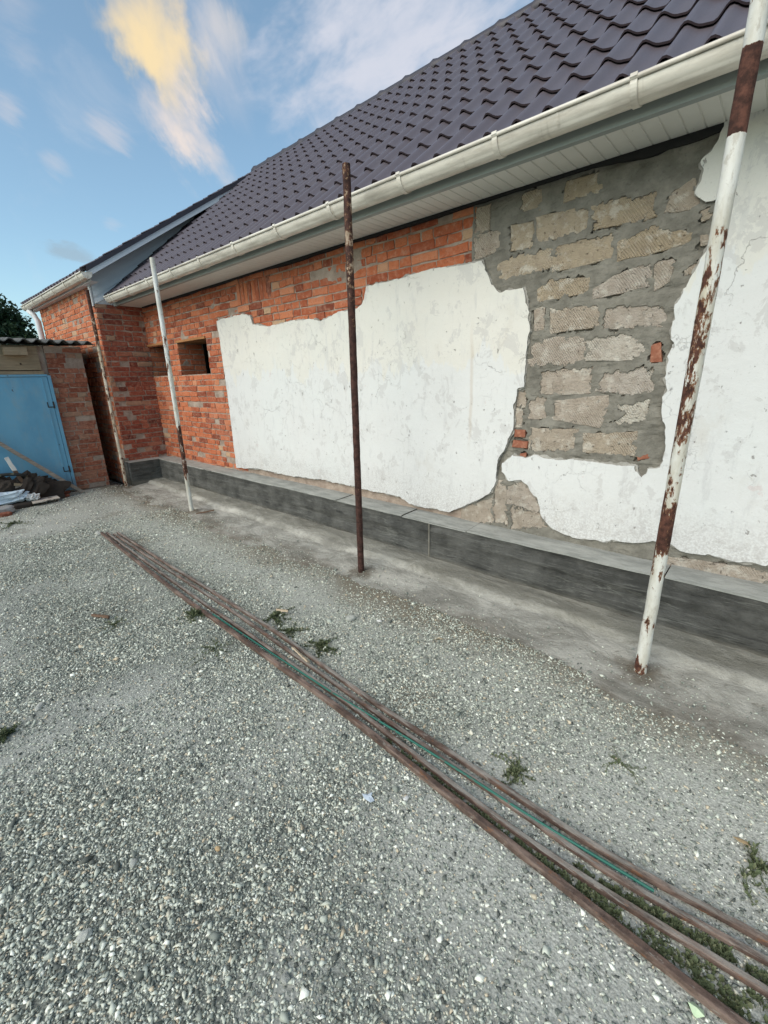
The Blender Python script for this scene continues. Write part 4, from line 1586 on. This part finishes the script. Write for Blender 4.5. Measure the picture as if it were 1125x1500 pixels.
mb.tube(pts, .022, 10)
tag(mb.build('hose', mat('black_green_hose', lambda n, P, b: n.mix(n.step(n.noise(P, 14, 4), .5, .6), (.02, .02, .018), (.16, .16, .10)), .6), smooth=True), 'dark loop of hose lying on the rubbish heap', 'hose')
mb = MB()
mb.tube([(-8.12, 1.12, .17), (-7.90, 1.30, .26)], .055, 16, cap=False)
mb.tube([(-7.90, 1.30, .26), (-7.9005, 1.2996, .26), (-8.02, 1.20, .21)], [.055, .048, .048], 16, cap=False)
tag(mb.build('pipe_offcut', mat('grey_pipe', lambda n, P, b: n.mix(n.noise(P, 12, 4), (.05, .055, .06), (.11, .12, .13)), .6), smooth=True, fix=True), 'short grey pipe offcut with open dark end in the rubbish', 'pipe')
for i, (c, s, ro, lab) in enumerate([((-8.0, 1.52, .03), (.12, .05, .025), .4, 'flat reddish brick shard nearest the shed door corner'),
                                     ((-8.08, 1.46, .055), (.09, .05, .03), -.5, 'reddish brick shard behind the plywood offcut under the plank'),
                                     ((-8.12, 1.60, .04), (.07, .04, .02), .9, 'small dark brick shard at the lower end of the leaning plank')]):
    lump('brick_shard', lab, 'brick', c, s, M_brick_old, 30 + i, rough=.3, rot=ro, boxy=.35, sub=2)


plank('slat', 'short pale slat lying on the black rags by the blue door', 'plank', (-7.84, .98, .33), (-7.92, 1.36, .20), .04, .015, M_wood_tan, 21)
plank('slat', 'grey slat sticking out of the rubbish over the blue plastic sack', 'plank', (-7.80, .62, .24), (-7.86, 1.06, .30), .035, .015, M_wood_grey, 22)
M_paperw = mat('crumpled_paper', lambda n, P, b: n.mix(n.noise(P, 30, 4), (.56, .56, .55), (.72, .72, .70)), .8)
lump('paper_ball', 'crumpled whitish paper between the rags and the plywood offcut', 'paper', (-7.80, 1.14, .12), (.06, .08, .05), M_paperw, 23, rough=.7, sub=4, fq=4.0)

# ------------------------------------------------------------------ tree behind the shed
def f_leaf(c0, c1, c2):
    def fn(n, P, b):
        t = n.attr('tint')
        return n.ramp(t, [(0, c0), (.5, c1), (1, c2)])
    return fn


M_leaf = mat('tree_leaf', f_leaf((.012, .026, .012), (.028, .055, .022), (.055, .095, .036)), .7, spec=.3)
M_bark = mat('tree_bark', f_wood((.05, .04, .03), (.11, .09, .07)), .95)


def tree(label, base, crown_c, crown_r, seed, n=9000, leaf=.085):
    rr = np.random.default_rng(seed)
    t = thing('tree', label, 'tree', base)
    mb = MB()
    b = np.array(base, float)
    c = np.array(crown_c, float)
    cr = np.array(crown_r, float)
    mb.tube([b, b + (c - b) * .3 + [.05, 0, 0], b + (c - b) * .6, c], [.18, .14, .11, .05], 10)
    for k in range(9):
        d = rr.normal(size=3)
        d[2] = abs(d[2]) * .6
        d /= np.linalg.norm(d)
        s = b + (c - b) * rr.uniform(.4, .85)
        mb.tube([s, s + d * cr * .4 + [0, 0, .15], s + d * cr * .8 + [0, 0, .2]], [.07, .045, .015], 7)
    mb.build('trunk', M_bark, t, smooth=True)
    # leaves gathered into clumps through the crown
    nc = 70
    cen = rr.normal(size=(nc, 3))
    cen /= np.linalg.norm(cen, axis=1)[:, None]
    cen = cen * rr.uniform(.35, .95, (nc, 1)) ** .6
    crad = rr.uniform(.16, .34, nc)
    k = rr.integers(0, nc, n)
    off = rr.normal(size=(n, 3))
    off /= np.linalg.norm(off, axis=1)[:, None]
    P = (cen[k] + off * (crad[k] * rr.uniform(.2, 1, n) ** .5)[:, None]) * cr + c
    U = rr.normal(size=(n, 3))
    U /= np.linalg.norm(U, axis=1)[:, None]
    Wd = np.cross(U, rr.normal(size=(n, 3)))
    Wd /= np.linalg.norm(Wd, axis=1)[:, None]
    s = leaf * rr.uniform(.6, 1.3, n)[:, None]
    V = np.stack([P - U * s, P + Wd * s * .45, P + U * s, P - Wd * s * .45], 1).reshape(-1, 3)
    me = bpy.data.meshes.new('crown')
    me.from_pydata(V.tolist(), [], np.arange(4 * n).reshape(n, 4).tolist())
    a = me.attributes.new('tint', 'FLOAT', 'FACE')
    a.data.foreach_set('value', np.clip(rr.normal(.45, .22, n), 0, 1).astype(np.float32))
    link('crown', me, M_leaf, t)
    return t


tree('dark green leafy tree rising behind the shed roof', (-18.2, 2.4, 0), (-18.2, 2.5, 2.95), (1.3, 1.35, 1.35), 4, n=14000, leaf=.075)


# ------------------------------------------------------------------ gravel chips
def scatter_mesh(name, P, S, T, m, flat=.55, kind='stuff', seed=1):
    """Many small angular chips in one mesh: six corners each, all different."""
    rr = np.random.default_rng(seed)
    n = len(P)
    base = np.array([[1.2, 0, 0], [-1.2, 0, 0], [0, .66, 0], [0, -.66, 0], [0, 0, .6], [0, 0, -.6]])
    V = base[None] + rr.normal(0, .22, (n, 6, 3))
    ang = rr.uniform(0, 2 * math.pi, n)
    tilt = rr.normal(0, .35, n)
    ct, st = np.cos(tilt), np.sin(tilt)
    x, y, z = V[..., 0], V[..., 1], V[..., 2] * flat / .6
    x, z = x * ct[:, None] - z * st[:, None], x * st[:, None] + z * ct[:, None]
    ca, sa = np.cos(ang)[:, None], np.sin(ang)[:, None]
    V = np.stack([x * ca - y * sa, x * sa + y * ca, z], -1) * S[:, None, None] + P[:, None, :]
    tri = np.array([[0, 2, 4], [2, 1, 4], [1, 3, 4], [3, 0, 4], [2, 0, 5], [1, 2, 5], [3, 1, 5], [0, 3, 5]])
    F = (tri[None] + (np.arange(n) * 6)[:, None, None]).reshape(-1)
    me = bpy.data.meshes.new(name)
    me.vertices.add(n * 6)
    me.vertices.foreach_set('co', V.reshape(-1).astype(np.float32))
    nf = n * 8
    me.loops.add(nf * 3)
    me.loops.foreach_set('vertex_index', F.astype(np.int32))
    me.polygons.add(nf)
    me.polygons.foreach_set('loop_start', (np.arange(nf) * 3).astype(np.int32))
    me.polygons.foreach_set('loop_total', np.full(nf, 3, np.int32))
    me.update(calc_edges=True)
    a = me.attributes.new('tint', 'FLOAT', 'FACE')
    a.data.foreach_set('value', np.repeat(T, 8).astype(np.float32))
    return tag(link(name, me, m), kind=kind)


def gravel_points(n, x0, x1, y0, y1, rr):
    return rr.uniform(x0, x1, n), rr.uniform(y0, y1, n)


rr = np.random.default_rng(99)
Xs, Ys, Ss = [], [], []
for (n, x0, x1, y0, y1, s0) in ((140000, -3.2, .9, -1.1, 2.40, .0048), (150000, -2.3, .5, -.4, 2.40, .0047), (115000, -6.0, -2.6, -1.2, 2.45, .0049), (40000, -9.0, -5.6, -1.2, 2.5, .0062), (6000, .6, 3.0, -.5, 2.4, .007)):
    a, b = gravel_points(n, x0, x1, y0, y1, rr)
    Xs.append(a)
    Ys.append(b)
    Ss.append(s0 * np.exp(rr.normal(0, .36, n)) * np.where(rr.random(n) < .006, 2.2, 1))
Xs, Ys, Ss = map(np.concatenate, (Xs, Ys, Ss))
DU = dustiness(Xs, Ys)
keep_p = np.clip(1.05 - .95 * DU, .22, 1)
keep_p *= np.interp(Ys + (fbm(Xs * 1.2, Ys * 1.2, 203, 3) - .5) * .5, [1.3, 1.9, 2.15, 2.42], [1, .62, .42, .12])
sel = (rr.random(len(Xs)) < keep_p)
sel &= ~((Xs < -8.15) & (Ys > -.4) & (Ys < 2.3))
Xs, Ys, Ss, DU = Xs[sel], Ys[sel], Ss[sel], DU[sel]
Zs = gh(Xs, Ys) + Ss * (.28 - .30 * DU)
T = np.clip(rr.beta(1.0, 1.05, len(Xs)), 0, 1)
scatter_mesh('gravel', np.stack([Xs, Ys, Zs], 1), Ss, T, M_pebble)
# stray chips on the cement apron
n = 3500
a, b = rr.uniform(-7.5, 1.2, n), 2.25 + np.abs(rr.normal(0, .16, n))
sel = b < 2.68
a, b = a[sel], b[sel]
scatter_mesh('stray_gravel', np.stack([a, b, np.interp(b, [1.95, 2.2, 2.45, 2.66], [-.045, -.006, .022, .042]) + .006], 1), .0038 * np.exp(rr.normal(0, .4, len(a))), np.clip(rr.beta(1.7, 1.9, len(a)), 0, 1), M_pebble, seed=4)


# ------------------------------------------------------------------ weeds
M_weed = mat('weed_leaf', f_leaf((.06, .075, .036), (.11, .135, .068), (.21, .22, .125)), .75, spec=.25)


def weed_mesh(name, pts, blades, hgt, seed, label=None, cat=None, group=None, kind=None, leaf=.012):
    rr = np.random.default_rng(seed)
    V, F, T = [], [], []
    for (x, y, rad) in pts:
        run = []
        if label:
            for k in range(11):
                a0, ln, bend = rr.uniform(0, 2 * math.pi), rad * rr.uniform(.5, 1.5), rr.normal(0, .5)
                run.append([(x + ln * t * math.cos(a0 + bend * t), y + ln * t * math.sin(a0 + bend * t)) for t in np.linspace(0, 1, 8)])
            for line in run:                            # creeping stems
                for (ax0, ay0), (bx0, by0) in zip(line[:-1], line[1:]):
                    dx, dy = by0 - ay0, ax0 - bx0
                    q = .0011 / max(math.hypot(dx, dy), 1e-6)
                    o = len(V)
                    for (ux, uy) in ((ax0, ay0), (bx0, by0)):
                        z_ = float(gh(ux, uy)) + .005
                        V += [np.array([ux - dx * q, uy - dy * q, z_]), np.array([ux + dx * q, uy + dy * q, z_])]
                    F.append([o, o + 1, o + 3, o + 2])
                    T.append(.55)
        for k in range(blades):
            a = rr.uniform(0, 2 * math.pi)
            q = rad * math.sqrt(rr.random())
            bx, by = x + q * math.cos(a), y + q * math.sin(a)
            if run:
                line = run[rr.integers(len(run))]
                m_ = rr.integers(8)
                bx, by = line[m_][0] + rr.normal(0, .004), line[m_][1] + rr.normal(0, .004)
                q = math.hypot(bx - x, by - y)
            bz = float(gh(bx, by)) - .002
            h = hgt * .6 * rr.uniform(.35, 1.1) * max(.5, 1.0 - .4 * q / max(rad, 1e-6))
            la, ll = rr.uniform(0, 2 * math.pi), h * rr.uniform(.3, 1.1)
            tip = np.array([bx + ll * math.cos(la), by + ll * math.sin(la), bz + h])
            b0 = np.array([bx, by, bz])
            mid = (b0 + tip) / 2 + [0, 0, h * .2]
            side = np.array([-math.sin(la), math.cos(la), 0])
            w = leaf * rr.uniform(.12, .3) if rr.random() < .45 else leaf * rr.uniform(.3, .55)
            o = len(V)
            V += [b0 - side * w * .3, b0 + side * w * .3, mid + side * w, tip, mid - side * w]
            F.append([o, o + 1, o + 2, o + 3, o + 4])
            T.append(float(np.clip(rr.normal(.45, .25), 0, 1)))
    me = bpy.data.meshes.new(name)
    me.from_pydata([tuple(v) for v in V], [], F)
    at = me.attributes.new('tint', 'FLOAT', 'FACE')
    at.data.foreach_set('value', T)
    return tag(link(name, me, M_weed), label, cat, group, kind)


rr = np.random.default_rng(12)
pts = []
for i in range(240):                                    # creeping weeds between the bars
    x = rr.uniform(-1.1, .75)
    if rr.random() > np.clip((x + 1.25) / .9, .12, 1):
        continue
    lo = np.interp(x, [-1.4, -.644, -.15, .207, 1.1], [1.205, 1.155, 1.13, 1.107, 1.06])
    hi = np.interp(x, [-1.35, -.61, -.224, .235, 1.1], [1.225, 1.168, 1.16, 1.20, 1.235])
    pts.append((x, rr.uniform(lo, hi), .018))
for i in range(120):
    x = rr.uniform(-.25, .75)
    lo = np.interp(x, [-.224, .235, 1.1], [1.195, 1.235, 1.27])
    hi = np.interp(x, [-.133, .248, 1.1], [1.225, 1.282, 1.35])
    pts.append((x, rr.uniform(lo, hi), .014))
weed_mesh('grass', pts, 26, .035, 5, kind='stuff', leaf=.014)
for i, (x, y, rad, h, bl, lab) in enumerate([
        (-2.45, 1.50, .10, .045, 320, 'low green weed patch behind the middle of the steel bars'),
        (-2.22, 1.47, .08, .04, 220, 'thin weed patch between the two larger ones behind the bars'),
        (-1.93, 1.49, .09, .05, 320, 'green weed patch behind the bars, in line below the brown pole'),
        (-2.93, 1.165, .07, .09, 90, 'taller leafy weed in front of the rusty tube'),
        (-.58, 1.43, .07, .035, 220, 'dark weed patch behind the near end of the green rod'),
        (-2.42, 1.03, .11, .03, 120, 'sparse weed patch in front of the bars on open gravel'),
        (-2.52, .03, .05, .05, 150, 'bright green weed tuft at the left edge of the gravel'),
        (-3.25, .74, .07, .03, 90, 'small weed patch beside the dark twig on the gravel'),
        (-6.85, .72, .14, .05, 160, 'low weed patch near the rubbish heap'),
        (.22, 1.62, .08, .045, 160, 'weed patch behind the bars at the right edge of the ground'),
        (-.25, 1.76, .06, .02, 70, 'faint weed patch on gravel between the near pole and the bars')]):
    weed_mesh('weed_patch', [(x, y, rad * 1.3)], int(bl * 1.9), h, 50 + i, lab, 'weeds', 'weed patches on the gravel')


# ------------------------------------------------------------------ loose litter
def flat_scrap(name, label, cat, c, pts, m, lift=.012, curl=.004, seed=0):
    rr = np.random.default_rng(seed)
    z = float(gh(c[0], c[1])) + lift
    n = len(pts)
    V = [(c[0] + a, c[1] + b, z + rr.normal(0, curl)) for a, b in pts]
    V += [(x, y, q - .0015) for x, y, q in V]
    V += [(c[0], c[1], z + curl)]
    F = [(i, (i + 1) % n, 2 * n) for i in range(n)]
    F += [(i, n + i, n + (i + 1) % n, (i + 1) % n) for i in range(n)] + [tuple(range(2 * n - 1, n - 1, -1))]
    mb = MB()
    mb.add(V, F)
    return tag(mb.build(name, m, fix=True), label, cat)


M_paper = mat('pale_blue_scrap', lambda n, P, b: n.mix(n.noise(P, 40, 3), (.50, .58, .66), (.68, .74, .80)), .7)
flat_scrap('paper_scrap', 'torn pale blue scrap on the open gravel before the bars', 'scrap', (-.964, .932), [(-.03, -.008), (-.008, -.018), (.022, -.014), (.026, .006), (.006, .008), (-.002, .024), (-.012, .006)], M_paper, seed=1)
M_dry = mat('dry_leaf', lambda n, P, b: n.mix(n.noise(P, 60, 3), (.40, .27, .14), (.52, .38, .22)), .8)
flat_scrap('dry_leaf', 'tan dry leaf on gravel at the right edge', 'leaf', (.175, 1.68), [(-.03, 0), (-.015, .012), (.01, .014), (.032, .004), (.012, -.012), (-.012, -.013)], M_dry, curl=.006, seed=2)
M_lime = mat('light_green_scrap', lambda n, P, b: n.mix(n.noise(P, 60, 3), (.42, .55, .34), (.60, .70, .50)), .6)
flat_scrap('plastic_scrap', 'light green crumpled scrap near the bottom right corner', 'scrap', (.115, 1.055), [(-.02, -.006), (0, -.014), (.018, -.004), (.014, .012), (-.008, .014)], M_lime, curl=.006, seed=3)
M_chip = mat('wood_chip', f_wood((.40, .30, .20), (.56, .46, .34)), .9)
plank('wood_splinter', 'pale wood splinter lying across the bars', 'splinter', (-1.99, 1.335, .045), (-1.80, 1.305, .045), .022, .008, M_chip, 4)
plank('wood_splinter', 'short pale wood splinter behind the bars by a weed patch', 'splinter', (-2.50, 1.57, .02), (-2.40, 1.60, .03), .014, .006, M_chip, 5)
plank('twig', 'dark short stick on the gravel left of the bars', 'stick', (-3.50, .665, .02), (-3.36, .735, .022), .018, .014, M_wood_brown, 6)
plank('twig', 'dark twig on the ground beside the foot of the half rusted pole', 'stick', (-5.36, 2.36, .02), (-5.16, 2.50, .07), .016, .014, M_wood_brown, 7)
M_rock = mat('loose_stone', f_mortar((.30, .305, .275), (.50, .50, .45)), .95)
M_rock_w = mat('white_stone', f_mortar((.58, .57, .54), (.72, .71, .68)), .9)
for i, (x, y, s, m, lab) in enumerate([
        (-5.60, 1.31, (.09, .04, .025), M_rock, 'flat grey stone at the far left end of the bars'),
        (-2.00, 1.84, (.05, .035, .03), M_rock, 'grey stone lump on gravel between the bars and the brown pole'),
        (-.05, 2.40, (.020, .014, .012), M_rock_w, 'white stone by the soil right of the near pole'),
        (-.76, .375, (.020, .016, .012), M_rock, 'small stone on the gravel near the bottom edge'),
        (-1.31, .03, (.030, .022, .016), M_rock, 'grey stone on the gravel in the lower left'),
        (-1.42, .21, (.022, .018, .014), M_rock, 'round grey pebble on the open gravel at left'),
        (-1.24, .43, (.016, .012, .009), M_dry, 'tan pebble on the open gravel in front of the bars'),
        (-.85, 1.03, (.018, .013, .010), M_rock_w, 'white pebble just in front of the rusty front tube'),
        (-2.63, .18, (.045, .02, .012), M_rock, 'elongated flat stone at the left edge of the gravel'),
        (-1.83, 1.95, (.028, .014, .010), M_rock_w, 'white chip on the dust in front of the brown pole')]):
    s = tuple(v * .72 for v in s)
    lump('stone', lab, 'stone', (x, y, float(gh(x, y)) + s[2] * .7), s, m, 70 + i, rough=.3, rot=i * 1.1, sub=2, boxy=.15, group='loose stones on the gravel')
